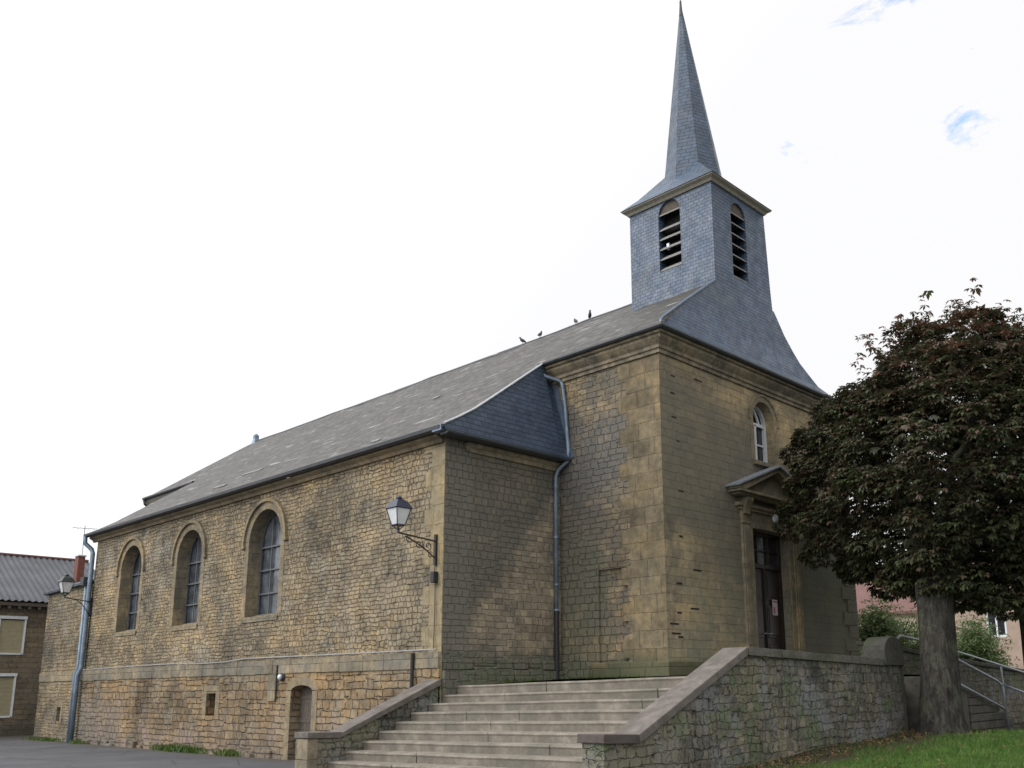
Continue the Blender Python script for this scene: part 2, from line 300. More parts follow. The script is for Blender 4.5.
M['redtile'] = plain('red_brown_roof_tile', (.14, .07, .06), .8, 0, .4, 1.2)
M['redbrick'] = plain('red_chimney_brick', (.17, .065, .05), .85, 0, .4, 8)
M['house_stone'] = masonry('left_house_stone', .4, .2, [(.14,.12,.085),(.17,.14,.10),(.12,.10,.075)], (.08, .07, .05), dist=.06, wav=.02, bdist=.02, layers=[(spots(.8, .45, .6, 3), (.20, .165, .115), .6), (below(-1.2, .2, .3), (.06, .06, .05), .7)])
M['galv'] = plain('galvanised_steel_tube', (.36, .40, .45), .4, .5, .2, 9)
M['bark'] = None
b = NB('horse_chestnut_bark'); P_, X_, Y_, Z_ = b.pos()
v_ = b.comb(b.math('MULTIPLY', X_, 7.0), b.math('MULTIPLY', Y_, 7.0), b.math('MULTIPLY', Z_, 1.9))
n_ = b.noise(1.6, 6, .7, vec=v_, dist=.6)
c_ = b.ramp(n_, [(.3, (.012, .011, .01)), (.5, (.038, .035, .03)), (.7, (.085, .08, .07))])
c_ = b.mix(b.math('MULTIPLY', b.sm(b.noise(2.2, 4, .7), .5, .62), .5), c_, (.085, .10, .065))
M['bark'] = b.done(c_, .95, b.bump(n_, .05), spec=.15)
def leafmat(name, c1, c2, tr=.25):
    b = NB(name)
    oi = b.noise(3.0, 2, .5); c = b.ramp(oi, [(.35, c1), (.65, c2)])
    b.done(c, .5, spec=.35)
    t = b.n('ShaderNodeBsdfTranslucent'); b.l(c, t.inputs[0]); mixs = b.n('ShaderNodeMixShader'); mixs.inputs[0].default_value = tr
    b.l(b.p.outputs[0], mixs.inputs[1]); b.l(t.outputs[0], mixs.inputs[2]); o = [n for n in b.t.nodes if n.type == 'OUTPUT_MATERIAL'][0]; b.l(mixs.outputs[0], o.inputs[0])
    return b.m
M['leaf1'] = leafmat('chestnut_leaf_dark', (.036, .042, .022), (.068, .066, .035))
M['leaf2'] = leafmat('chestnut_leaf_green', (.05, .066, .028), (.078, .085, .040))
M['leaf3'] = leafmat('chestnut_leaf_purple_brown', (.078, .058, .038), (.108, .076, .048))
M['leaf4'] = leafmat('chestnut_leaf_rust', (.10, .042, .028), (.14, .07, .038))
M['bush1'] = leafmat('bush_leaf_bright', (.10, .16, .045), (.18, .23, .09), .35)
M['bush2'] = leafmat('bush_leaf_mid', (.05, .09, .03), (.09, .13, .05), .3)
M['weed'] = leafmat('weed_leaf', (.07, .12, .03), (.13, .17, .05), .3)
b = NB('asphalt'); P_, X_, Y_, Z_ = b.pos()
c_ = b.mix(.6, (.095, .095, .102), b.ramp(b.noise(60, 3, .8), [(.35, (.6, .6, .6)), (.65, (1.35, 1.35, 1.35))]), 'MULTIPLY')
c_ = b.mix(.7, c_, b.ramp(b.noise(.5, 6, .65), [(.35, (.75, .76, .8)), (.65, (1.2, 1.2, 1.18))]), 'MULTIPLY')
ed_ = b.sm(b.math('ADD', X_, b.math('MULTIPLY', b.noise(1.2, 4, .7), 1.2)), -3.75, -3.1)
c_ = b.mix(b.math('MULTIPLY', ed_, .8), c_, (.085, .075, .058))
ck = b.n('ShaderNodeTexVoronoi', feature='DISTANCE_TO_EDGE'); ck.inputs['Scale'].default_value = .45; b.l(P_, ck.inputs['Vector'])
c_ = b.mix(b.math('MULTIPLY', b.math('SUBTRACT', 1.0, b.sm(ck.outputs['Distance'], .0, .012)), .7), c_, (.03, .03, .03))
M['asphalt'] = b.done(c_, .9, b.bump(b.noise(80, 3), .006), spec=.25)
M['ground'] = plain('distant_ground', (.07, .10, .04), .95, 0, .4, .4)
b = NB('lawn_soil'); P_, X_, Y_, Z_ = b.pos()
c_ = b.ramp(b.noise(2.2, 6, .7), [(.35, (.035, .065, .015)), (.6, (.06, .11, .025)), (.75, (.08, .09, .035))])
c_ = b.mix(.7, c_, b.ramp(b.noise(.9, 5, .7), [(.35, (.55, .6, .6)), (.65, (1.35, 1.25, 1.1))]), 'MULTIPLY')
wallm = b.sm(b.math('ADD', Y_, b.math('MULTIPLY', b.noise(1.5, 4, .6), 1.6)), -4.9, -3.9)
c_ = b.mix(wallm, c_, (.055, .045, .03))
M['lawn'] = b.done(c_, .95, b.bump(b.noise(30, 4), .03), spec=.1)
M['grass'] = leafmat('grass_blade', (.052, .125, .016), (.095, .18, .03), .3)
M['terrace'] = plain('terrace_paving', (.20, .19, .165), .92, 0, .5, 4, .01)
M['bird'] = plain('pigeon_plumage', (.05, .052, .06), .7, 0, .5, 30)

# ------------------------------------------------------------------ object helpers
def link(o, parent=None):
    C.objects.link(o)
    if parent: o.parent = parent; o.matrix_parent_inverse = Matrix.Translation(-Vector(parent.location)) if parent.type == 'EMPTY' and parent.parent is None else Matrix.Identity(4)
    return o
def thing(name, label, cat, loc=(0, 0, 0), group=None):
    o = bpy.data.objects.new(name, None); o.empty_display_size = .3; o.location = loc; C.objects.link(o); tag(o, label, cat, group); return o
def tag(o, label=None, cat=None, group=None, kind=None):
    for k, v in (('label', label), ('category', cat), ('group', group), ('kind', kind)):
        if v: o[k] = v
    return o
class MB:
    def __init__(s): s.v = []; s.f = []; s.mi = []; s.cur = 0
    def face(s, pts):
        i = len(s.v); s.v += [tuple(p) for p in pts]; s.f.append(tuple(range(i, i+len(pts)))); s.mi.append(s.cur)
    def mesh(s, vs, fs):
        i = len(s.v); s.v += [tuple(p) for p in vs]
        for f in fs: s.f.append(tuple(i+k for k in f)); s.mi.append(s.cur)
        return s
    def box(s, x0, x1, y0, y1, z0, z1):
        return s.mesh([(x0,y0,z0),(x1,y0,z0),(x1,y1,z0),(x0,y1,z0),(x0,y0,z1),(x1,y0,z1),(x1,y1,z1),(x0,y1,z1)],
                      [(3,2,1,0),(4,5,6,7),(0,1,5,4),(1,2,6,5),(2,3,7,6),(3,0,4,7)])
    def prism(s, poly, ext):
        """polygon (3D points, planar) extruded by vector ext; concave allowed"""
        n = len(poly); P = [Vector(p) for p in poly]; e = Vector(ext); i0 = len(s.v)
        s.v += [tuple(p) for p in P] + [tuple(p+e) for p in P]
        for t in tessellate_polygon([P]):
            s.f.append(tuple(i0+k for k in t)); s.mi.append(s.cur); s.f.append(tuple(i0+n+k for k in reversed(t))); s.mi.append(s.cur)
        for k in range(n):
            j = (k+1) % n; s.f.append((i0+k, i0+j, i0+n+j, i0+n+k)); s.mi.append(s.cur)
        return s
    def tube(s, pts, r, n=8, cap=True):
        P = [Vector(p) for p in pts]; rr = r if isinstance(r, (list, tuple)) else [r]*len(P); rings = []
        prev = None
        for i, p in enumerate(P):
            d = (P[min(i+1, len(P)-1)]-P[max(i-1, 0)]).normalized()
            if prev is None:
                a = d.cross(Vector((0, 0, 1)));
                if a.length < .1: a = d.cross(Vector((1, 0, 0)))
            else: a = prev - d*prev.dot(d)
            a.normalize(); prev = a; bb = d.cross(a)
            rings.append([p + (a*cos(2*pi*k/n)+bb*sin(2*pi*k/n))*rr[i] for k in range(n)])
        i0 = len(s.v)
        for r_ in rings: s.v += [tuple(q) for q in r_]
        for i in range(len(P)-1):
            for k in range(n):
                a_, b_ = i0+i*n+k, i0+i*n+(k+1) % n
                s.f.append((a_, b_, b_+n, a_+n)); s.mi.append(s.cur)
        if cap:
            s.f.append(tuple(i0+k for k in reversed(range(n)))); s.mi.append(s.cur)
            s.f.append(tuple(i0+(len(P)-1)*n+k for k in range(n))); s.mi.append(s.cur)
        return s
    def build(s, name, mats, parent=None, smooth=False, recalc=True, origin=None, merge=True, bevel=0, split=False):
        if split:
            par = list(range(len(s.v)))
            def find(a):
                while par[a] != a: par[a] = par[par[a]]; a = par[a]
                return a
            for f in s.f:
                for k in f[1:]: par[find(k)] = find(f[0])
            grp = {}
            for f in s.f: grp.setdefault(find(f[0]), []).append(f)
            for fs in grp.values():
                q = MB(); mp_ = {}
                for f in fs:
                    for k in f:
                        if k not in mp_: mp_[k] = len(q.v); q.v.append(s.v[k])
                    q.f.append(tuple(mp_[k] for k in f)); q.mi.append(0)
                q.build(name, mats, parent, smooth, recalc, origin, merge, bevel)
            return
        me = bpy.data.meshes.new(name); v = s.v
        base = Vector(origin) if origin else (Vector(parent.location) if parent and parent.type == 'EMPTY' else Vector((0, 0, 0)))
        me.from_pydata([tuple(Vector(q)-base) for q in v], [], s.f)
        for mt in (mats if isinstance(mats, (list, tuple)) else [mats]): me.materials.append(mt)
        if any(s.mi): me.polygons.foreach_set('material_index', s.mi)
        if merge or recalc:
            bm = bmesh.new(); bm.from_mesh(me)
            if merge: bmesh.ops.remove_doubles(bm, verts=bm.verts, dist=1e-4)
            if recalc: bmesh.ops.recalc_face_normals(bm, faces=bm.faces)
            bm.to_mesh(me); bm.free()
        if smooth: me.polygons.foreach_set('use_smooth', [True]*len(me.polygons))
        o = bpy.data.objects.new(name, me); C.objects.link(o)
        if parent:
            o.parent = parent
            if parent.type == 'EMPTY': o.location = (0, 0, 0)
            else:
                # parent mesh: keep world position
                o.location = base - wloc(parent)
        else: o.location = base
        if bevel:
            md = o.modifiers.new('bevel', 'BEVEL'); md.width = bevel; md.segments = 2; md.limit_method = 'ANGLE'
        return o
def wloc(o):
    p = Vector((0, 0, 0))
    while o: p += Vector(o.location); o = o.parent
    return p
def arch(u0, u1, z0, zs, n=14, rise=None):
    c, r = (u0+u1)/2, (u1-u0)/2; h = rise if rise else r
    return [(u0, z0), (u1, z0)] + [(c+r*cos(pi*k/n), zs+h*sin(pi*k/n)) for k in range(n+1)]
def rect(u0, u1, z0, z1): return [(u0, z0), (u1, z0), (u1, z1), (u0, z1)]
def plx(x): return lambda u, z, d=0: (x+d, u, z)      # wall facing -X (d grows inward)
def ply(y): return lambda u, z, d=0: (u, y+d, z)      # wall facing -Y
def panel(mb, pl, outer, holes=(), mi=0):
    polys = [[Vector(pl(u, z)) for u, z in q] for q in [outer]+list(holes)]
    flat = [p for q in polys for p in q]; i0 = len(mb.v); mb.v += [tuple(p) for p in flat]
    for t in tessellate_polygon(polys): mb.f.append(tuple(i0+k for k in t)); mb.mi.append(mi)
def reveal(mb, pl, hole, depth, mi=0, d0=0):
    n = len(hole)
    for k in range(n):
        a, c = hole[k], hole[(k+1) % n]
        mb.v += [pl(*a, d0), pl(*c, d0), pl(*c, depth), pl(*a, depth)]; i = len(mb.v)-4; mb.f.append((i, i+1, i+2, i+3)); mb.mi.append(mi)
def ring(mb, pl, inner, outer_, proud, back=0.0):
    """band between two open paths with equal point counts, standing proud of the wall"""
    n = len(inner)
    A = [pl(*p, -proud) for p in inner]; B = [pl(*p, -proud) for p in outer_]; A2 = [pl(*p, back) for p in inner]; B2 = [pl(*p, back) for p in outer_]
    for k in range(n-1):
        mb.face([A[k], A[k+1], B[k+1], B[k]]); mb.face([B[k], B[k+1], B2[k+1], B2[k]]); mb.face([A[k], A2[k], A2[k+1], A[k+1]])
    mb.face([A[0], B[0], B2[0], A2[0]]); mb.face([A[-1], A2[-1], B2[-1], B[-1]])
def archpath(u0, u1, z0, zs, n=14, off=0):
    c, r = (u0+u1)/2, (u1-u0)/2+off
    return [(c+r, z0)] + [(c+r*cos(pi*k/n), zs+r*sin(pi*k/n)) for k in range(n+1)] + [(c-r, z0)]
def sweep(mb, path, prof, closed=False):
    """plan path [(x,y)], profile [(out, z)]; outward = right of travel; mitred corners"""
    n = len(path); rows = []
    for i in range(n):
        p = Vector(path[i])
        d0 = (p-Vector(path[i-1])).normalized() if (i > 0 or closed) else None
        d1 = (Vector(path[(i+1) % n])-p).normalized() if (i < n-1 or closed) else None
        if d0 is None: d0 = d1
        if d1 is None: d1 = d0
        n0, n1 = Vector((d0.y, -d0.x)), Vector((d1.y, -d1.x)); mm = (n0+n1).normalized(); k = 1/max(.2, mm.dot(n0))
        rows.append([(p.x+mm.x*k*o, p.y+mm.y*k*o, z) for o, z in prof])
    m_ = len(prof)
    for i in range(n if closed else n-1):
        a, c = rows[i], rows[(i+1) % n]
        for j in range(m_-1): mb.face([a[j], c[j], c[j+1], a[j+1]])
    if not closed: mb.face(rows[0]); mb.face(list(reversed(rows[-1])))
    return mb

# ------------------------------------------------------------------ ground
GZ = -1.6; AX = -3.48; BY = 3.08; W = 8.5
mb = MB()
mb.face([(-900,-900,GZ-.02),(1200,-900,GZ-.02),(1200,1200,GZ-.02),(-900,1200,GZ-.02)])
tag(mb.build('ground', M['ground'], recalc=False), kind='structure')
mb = MB(); nx, ny = 60, 60
mb.face([(-60,-60,GZ),(60,-60,GZ),(60,90,GZ),(-60,90,GZ)])
tag(mb.build('street', M['asphalt'], recalc=False), kind='structure')
def lawn_z(x, y):
    pts = [(-9, -1.62), (-7, -1.5), (-5, -1.3), (-3.2, -1.18), (-.2, -1.05), (2.5, -.93), (4, -.98), (6, -1.13), (8, -1.2), (30, -1.25)]
    z = pts[0][1]
    for (a, za), (c, zc) in zip(pts, pts[1:]):
        if a <= x <= c: z = za+(zc-za)*(x-a)/(c-a)
    if x > 30: z = -1.25
    z += .03*sin(x*1.7+y*.9)*sin(y*1.3)
    t = max(0, min(1, (-10-y)/5)); return z*(1-t)+(-1.63)*t
mb = MB(); xs = [-8.4+i*.35 for i in range(92)]; ys = [-15.5+j*.35 for j in range(38)]
vs_ = []; 
for j in range(len(ys)+1):
    for x in xs:
        y = ys[j] if j < len(ys) else (-1.9 if x > 6 else -3.75)
        vs_.append((x, y, lawn_z(x, y)))
nx = len(xs)
mb.mesh(vs_, [(j*nx+i, j*nx+i+1, (j+1)*nx+i+1, (j+1)*nx+i) for j in range(len(ys)) for i in range(nx-1)])
tag(mb.build('lawn', M['lawn'], smooth=True, recalc=False), kind='structure')
# raised churchyard terrace in front of and behind the church
mb = MB()
mb.mesh([(-3.1,-3.45,.165),(2.8,-3.45,.165),(2.8,-.0,.17),(-3.1,-.0,.14),(-3.1,3.08,.04),(0,3.08,.1),(0,0,.17)],
        [(0,1,2,6,3),(3,6,5,4)])
mb.mesh([(2.8,-3.45,.165),(5,-3.45,.16),(5,-1.9,.16),(60,-1.9,.16),(60,60,.16),(11.9,60,.16),(11.9,0,.16),(2.8,0,.17),
         (5,-3.45,-1.6),(5,-1.9,-1.6),(60,-1.9,-1.6)], [(0,1,2,7),(2,3,4,5,6,7),(1,8,9,2),(2,9,10,3)])
tag(mb.build('terrace_paving', M['terrace'], recalc=False), kind='structure')

# ------------------------------------------------------------------ church
ch = thing('church', 'old ochre stone church with slate roof, sky-tinted slate belfry and tall thin spire', 'church', (0, 0, .15))
NZ = 5.25
wins = [(9.63, 11.28, 1.88, 3.85), (14.0, 15.6, 1.88, 3.85), (18.15, 19.72, 1.9, 3.86)]
YE = 22.0
# nave side wall above the ledge
mb = MB(); px = plx(AX)
holes = [arch(a, c, z0, zs) for a, c, z0, zs in wins]
panel(mb, px, [(3.5, .42), (YE, .42), (YE, NZ), (3.5, NZ)], holes)
for h in holes: reveal(mb, px, h, .44, 1)
mb.mi = [0]*(len(mb.f)-len(mb.mi)) + mb.mi
nw = mb.build('side_wall', [M['nave'], M['reveal']], ch)
mb = MB()
panel(mb, px, [(BY, .42), (3.5, .42), (3.5, NZ+.06), (BY, NZ+.06)])
for k in range(12): # toothed corner ashlars
    z0 = .45+k*.41
    if k % 2: panel(mb, plx(AX-.004), rect(3.5, 3.72, z0, z0+.4))
panel(mb, ply(BY), [(AX, -.3), (AX+.02, -.3), (AX+.02, NZ+.06), (AX, NZ+.06)])
mb.build('corner_pilaster', M['cornerstone'], ch)
# basement
mb = MB(); px2 = plx(AX-.05)
dr = arch(7.72, 8.66, GZ-.1, -.02, rise=.14); sw = rect(12.46, 12.98, -.635, -.05)
panel(mb, px2, [(BY, GZ-.1), (YE, GZ-.1), (YE, .43), (BY, .43)], [dr, sw])
reveal(mb, px2, dr, .36); reveal(mb, px2, sw, .4)
mb.face([(AX-.05, BY, GZ-.1), (AX-.05, BY, .43), (AX, BY, .43), (AX, BY, GZ-.1)])
mb.build('basement_wall', M['base'], ch)
mb_a = MB(); mb = MB()
for y0, y1, z0, z1 in [(7.5, 7.72, -1.6, -.0), (8.66, 8.88, -1.6, -.0), (12.24, 12.46, -.72, -.0), (12.98, 13.2, -.72, -.0), (12.3, 13.15, 0, .16)]:
    (mb_a if y0 > 10 else mb).box(AX-.062, AX+.2, y0+.002, y1-.002, z0, z1)
inn = archpath(7.72, 8.66, 0, 0, 10); 
ia = [(8.19+.47*cos(pi*k/10), -.02+.14*sin(pi*k/10)) for k in range(11)]; oa = [(8.19+.72*cos(pi*k/10), 0+.36*sin(pi*k/10)) for k in range(11)]
ring(mb, px2, ia, oa, .012)
mb_a.build('opening_surround', M['arch'], ch)
mb.build('opening_surround', M['arch'], ch)
# ledge slabs
mb = MB(); yy = BY
while yy < YE:
    l = random.uniform(.75, 1.15); e = min(yy+l, YE); o = random.uniform(0, .012)
    mb.box(AX-.075-o, AX+.1, yy+.004, e-.004, .40+random.uniform(-.01, .01), .735+random.uniform(-.008, .008)); yy = e
mb.build('ledge', M['band'], ch, bevel=.01)
# nave windows: surround, hood, frame, pane
for a, c, z0, zs in wins:
    mb = MB(); 
    inner = archpath(a, c, z0, zs); outer = archpath(a, c, z0, zs, off=.2)
    ring(mb, px, inner, outer, .008)
    sur = mb.build('window_surround', M['arch'], ch)
    mb = MB(); hi = [p for p in archpath(a, c, zs-.05, zs, off=.2)]; ho = [p for p in archpath(a, c, zs-.05, zs, off=.29)]
    ring(mb, px, hi, ho, .07)
    for s_ in (a-.29, c+.2): mb.box(AX-.07, AX, s_-.03, s_+.13, zs-.13, zs-.05)
    mb.build('hood_mould', M['arch'], sur)
    mb = MB(); n_ = holes[wins.index((a, c, z0, zs))]
    mb.face([(AX-.03, a-.05, z0-.03), (AX-.03, c+.05, z0-.03), (AX+.36, c, z0+.09), (AX+.36, a, z0+.09)])
    mb.face([(AX-.03, a-.05, z0-.03), (AX-.03, c+.05, z0-.03), (AX-.03, c+.05, z0-.14), (AX-.03, a-.05, z0-.14)])
    mb.build('sill', M['reveal'], sur)
    mb = MB(); m_ = (a+c)/2; r = (c-a)/2
    for d in (r*.30, -r*.55):
        zt = zs+sqrt(r*r-d*d); mb.box(AX+.34, AX+.365, m_+d-.014, m_+d+.014, z0+.06, zt)
    z = z0+.62
    while z < zs+.3:
        hw = r if z < zs else sqrt(max(.01, r*r-(z-zs)**2)); mb.box(AX+.33, AX+.375, m_-hw, m_+hw, z-.02, z+.02); z += .62
    ring(mb, plx(AX+.38), archpath(a, c, z0, zs, off=-.05), archpath(a, c, z0, zs, off=0), .03)
    wf = mb.build('window', M['bar'], ch)
    mb = MB(); panel(mb, plx(AX+.40), arch(a-.01, c+.01, z0-.01, zs)); mb.build('pane', M['glass_nave'], wf)
# small door + leaf planks
mb = MB()
for k in range(5):
    y0 = 7.73+k*.184; mb.box(AX+.2, AX+.26, y0, y0+.178, GZ, .1)
for z in (-1.3, -.75, -.2): mb.box(AX+.18, AX+.2, 7.75, 8.63, z, z+.07)
sd = mb.build('basement_door', M['oldwood'], ch)
MB().box(AX+.13, AX+.2, 7.85, 7.9, -.85, -.75).build('handle', M['iron'], sd)
mb = MB(); panel(mb, plx(AX+.34), rect(12.4, 13, -.7, 0)); mb.build('basement_window', M['void'], ch)
mb = MB()
mb.box(AX-.09, AX-.03, 9.36, 9.72, -.25, .39)
mb.build('stone_pilaster_strip', M['band'], ch)
mb = MB(); mb.tube([(AX-.09, 9.3, .6), (AX-.09, 9.3, -.24)], .022, 6)
mb.build('conduit', M['iron'], ch)
mb = MB(); mb.tube([(AX-.12, 3.86, .72), (AX-.12, 3.86, .02)], .04, 8); mb.build('black_pipe_stub', M['iron'], ch)
# foundation rubble stones showing at wall foot
mb = MB(); yy = 8.9
while yy < 21.6:
    l = random.uniform(.2, .55); h = random.uniform(.05, .2); d = random.uniform(.04, .14)
    if random.random() < .8:
        i0 = len(mb.v); mb.box(AX-.05-d, AX-.02, yy+.01, yy+l-.02, GZ-.05, GZ+h)
        for i in range(i0, len(mb.v)):
            v = mb.v[i]; mb.v[i] = (v[0]+random.uniform(-.03, .03), v[1]+random.uniform(-.04, .04), v[2]+random.uniform(-.03, .03))
    yy += l
mb.build('foundation_stone', M['base'], ch, bevel=.03, split=True)

# return wall
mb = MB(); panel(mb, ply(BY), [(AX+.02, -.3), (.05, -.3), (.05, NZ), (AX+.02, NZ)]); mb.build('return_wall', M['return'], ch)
mb = MB(); yy = AX+.02
while yy < -.1:
    l = random.uniform(.4, .9); e = min(yy+l, -.02); h = .62+random.uniform(-.06, .05)
    mb.box(yy, e-.01, BY-.07-random.uniform(0, .05), BY+.02, -.3, h-.22); mb.box(yy+.05, e-.02, BY-.04-random.uniform(0, .03), BY+.02, h-.21, h); yy = e
mb.build('plinth', M['return'], ch, bevel=.02)
mb = MB(); sweep(mb, [(.06, BY), (AX+.55, BY)][::-1], [(0, 5.0), (.05, 5.0), (.07, 5.08), (.14, 5.12), (.14, 5.18), (0, 5.18)]); mb.build('eave_moulding', M['trim'], ch)
# block side wall (faces -X) with quoin strip and blocked doorway
mb = MB(); pb = plx(0.0)
blk = rect(1.05, 1.9, .45, 2.55)
panel(mb, pb, [(.95, -.2), (BY+.0, -.2), (3.6, 5.0), (3.6, 7.3), (.95, 7.3)], [blk]); reveal(mb, pb, blk, .07); panel(mb, plx(.07), blk)
mb.build('block_side_wall', M['block'], ch)
mb = MB(); panel(mb, pb, [(0, -.2), (.95, -.2), (.95, 7.3), (0, 7.3)])
for k in range(18):
    z0 = .2+k*.39
    if k % 2: panel(mb, plx(-.004), rect(.95, 1.2, z0, min(z0+.385, 7.25)))
mb.build('quoin', M['quoin'], ch)
# front plinth stones
mb = MB()
mb.box(-.06, 0, -.06, 2.1, -.1, .5); mb.box(.002, 2.84, -.06, -.001, -.1, .497); mb.box(5.64, W+.06, -.06, -.001, -.1, .5)
mb.build('plinth', M['quoin'], ch, bevel=.02, split=True)
# facade
mb = MB(); pf = ply(0.0)
dh = rect(3.44, 5.06, .0, 3.67); wh = arch(3.74, 4.73, 5.4, 6.5)
panel(mb, pf, [(0, -.2), (W, -.2), (W, 7.3), (0, 7.3)], [dh, wh]); reveal(mb, pf, dh, .5); reveal(mb, pf, wh, .42)
# putlog holes
for k in range(12):
    z = .9+k*.52
    x0 = .42+random.uniform(-.05, .06); q = rect(x0, x0+random.uniform(.16, .25), z, z+.055)
    mb.box(q[0][0], q[1][0], -.006, -.003, z, z+.055) if False else None
fa = mb.build('facade_wall', M['facade'], ch)
mb = MB()
for k in (0, 1, 2, 4, 6, 8, 9, 10, 11):
    z = .95+k*.535+random.uniform(-.1, .1); x0 = .46+random.uniform(-.1, .1)
    mb.box(x0, x0+random.uniform(.10, .2), -.005, .01, z, z+random.uniform(.03, .045))
for (x, z) in [(1.0, 2.45), (.85, 1.6), (.1, 1.25), (.15, 1.05), (1.3, 6.9)]: mb.box(x, x+.3, -.008, .01, z, z+.035)
mb.build('putlog_hole', M['void'], ch, split=True)
mb = MB(); # toothed quoin at right
for k in range(20):
    z0 = .5+k*.345; x0 = 7.75 if k % 2 else 8.0
    mb.box(x0, W+.03, -.035, .03, z0, z0+.335)
mb.build('quoin', M['facade'], ch, bevel=.008)
# other outer walls (hidden sides) of the church
mb = MB()
mb.face([(W,0,-.2),(W,3.08,-.2),(W,3.08,7.3),(W,0,7.3)])
mb.face([(W,3.08,-.2),(11.9,3.08,-.2),(11.9,3.08,5.2),(W,3.08,5.2)])
mb.face([(11.9,3.08,-.2),(11.9,22,-.2),(11.9,22,5.2),(11.9,3.08,5.2)])
mb.face([(AX,22,GZ),(8.5,28.8,GZ),(8.5,28.8,5.2),(AX,22,5.2)]) if False else None
mb.face([(AX,YE,GZ),(0,YE,GZ),(0,YE,7.4),(AX,YE,5.2)])
mb.face([(0,YE,GZ),(0,26.2,GZ),(0,26.2,7.4),(0,YE,7.4)])
mb.face([(0,26.2,GZ),(8.5,26.2,GZ),(8.5,26.2,7.4),(4.25,26.2,10.8),(0,26.2,7.4)])
mb.face([(8.5,26.2,GZ),(8.5,22,GZ),(8.5,22,7.4),(8.5,26.2,7.4)])
mb.face([(8.5,22,GZ),(11.9,22,GZ),(11.9,22,5.2),(8.5,22,7.4)])
mb.build('rear_wall', M['nave'], ch)

# cornices
mb = MB()
prof = [(0, 7.22), (.05, 7.22), (.06, 7.30), (.10, 7.31), (.11, 7.38), (.17, 7.43), (.24, 7.50), (.25, 7.56), (.31, 7.57), (.32, 7.62), (0, 7.62)]
sweep(mb, [(0, 3.75), (0, 0), (W, 0), (W, 3.5)], prof)
mb.build('cornice', M['trim'], ch)
mb = MB()
g = [(.30, 7.625), (.40, 7.625), (.43, 7.66), (.43, 7.70), (.30, 7.70)]
sweep(mb, [(0, 3.4), (0, 0), (W, 0), (W, 3.5)], g); mb.build('gutter', M['gutter'], ch)
mb = MB(); sweep(mb, [(AX, YE+.25), (AX, BY+.02)], [(0, 5.1), (.06, 5.1), (.1, 5.17), (.2, 5.22), (.2, 5.27), (0, 5.27)]); mb.build('eave_moulding', M['arch'], ch)
mb = MB(); sweep(mb, [(AX, YE+.3), (AX, BY-.25)], [(.2, 5.275), (.3, 5.26), (.37, 5.29), (.385, 5.36), (.2, 5.36)]); mb.build('gutter', M['gutter'], ch)
mb = MB(); sweep(mb, [(AX-.25, BY), (.1, BY)], [(.14, 5.19), (.36, 5.19), (.40, 5.21), (.41, 5.248), (.14, 5.248)]); mb.build('gutter', M['gutter'], ch)

# roof profiles
prof_l = [(-3.84, 5.36), (-3.4, 5.60), (-2.9, 5.90), (-2.2, 6.39), (-1.2, 7.10), (-.35, 7.70), (.6, 8.37), (1.6, 9.08), (2.85, 9.96), (4.25, 10.95)]
def zl(x):
    for (a, za), (c, zc) in zip(prof_l, prof_l[1:]):
        if a <= x <= c: return za+(zc-za)*(x-a)/(c-a)
    return prof_l[0][1]
verge = [(x, 2.68+(z-5.25)*.245) for x, z in prof_l[:6]]
hip = [(-.35, -.38), (.1, -.12), (.6, .08), (1.0, .18), (1.6, .27), (2.2, .32), (2.9, .36), (2.95, .9), (4.3, .9)]
def lin(t, x):
    if x <= t[0][0]: return t[0][1]
    for (a, za), (c, zc) in zip(t, t[1:]):
        if a <= x <= c: return za+(zc-za)*(x-a)/(c-a)
    return t[-1][1]
def strip(mb, xs, f0, f1, zf):
    def pt(x, q):
        y = f0(x)+(f1(x)-f0(x))*q; wgt = 4*q*(1-q)*min(1, (x+3.84)/1.0)
        return (x, y, zf(x)-wgt*(.05+.022*sin(y*.9+x*1.3)+.015*sin(y*2.3-x*2)))
    for a, c in zip(xs, xs[1:]):
        for k in range(36): mb.face([pt(a, k/36), pt(c, k/36), pt(c, (k+1)/36), pt(a, (k+1)/36)])
xa = [-3.84, -3.6, -3.4, -3.1, -2.9, -2.5, -2.2, -1.7, -1.2, -.8, -.35]
aft = lambda x: 22.35-.12*(x+3.84)
mb = MB(); strip(mb, xa, lambda x: lin(verge, x), aft, zl)
xb = [-.35, .1, .35, .6, 1.0, 1.3, 1.6, 2.2, 2.85, 2.9, 2.95, 3.5, 4.25]
strip(mb, xb, lambda x: lin(hip, x), lambda x: 26.3, zl)
ro = mb.build('side_roof', M['slate_side'], ch); md = ro.modifiers.new('thick', 'SOLIDIFY'); md.thickness = .05; md.offset = -1
# rear hip of the lower roof
mb = MB()
prev = None
for x in xa:
    cur = (x, aft(x), zl(x))
    if prev: mb.face([prev, cur, (cur[0], 22.4, 5.3 if x > -3.8 else 5.36), (prev[0], 22.4, 5.3)])
    prev = cur
mb.build('rear_roof_slope', M['slate_dark'], ch)
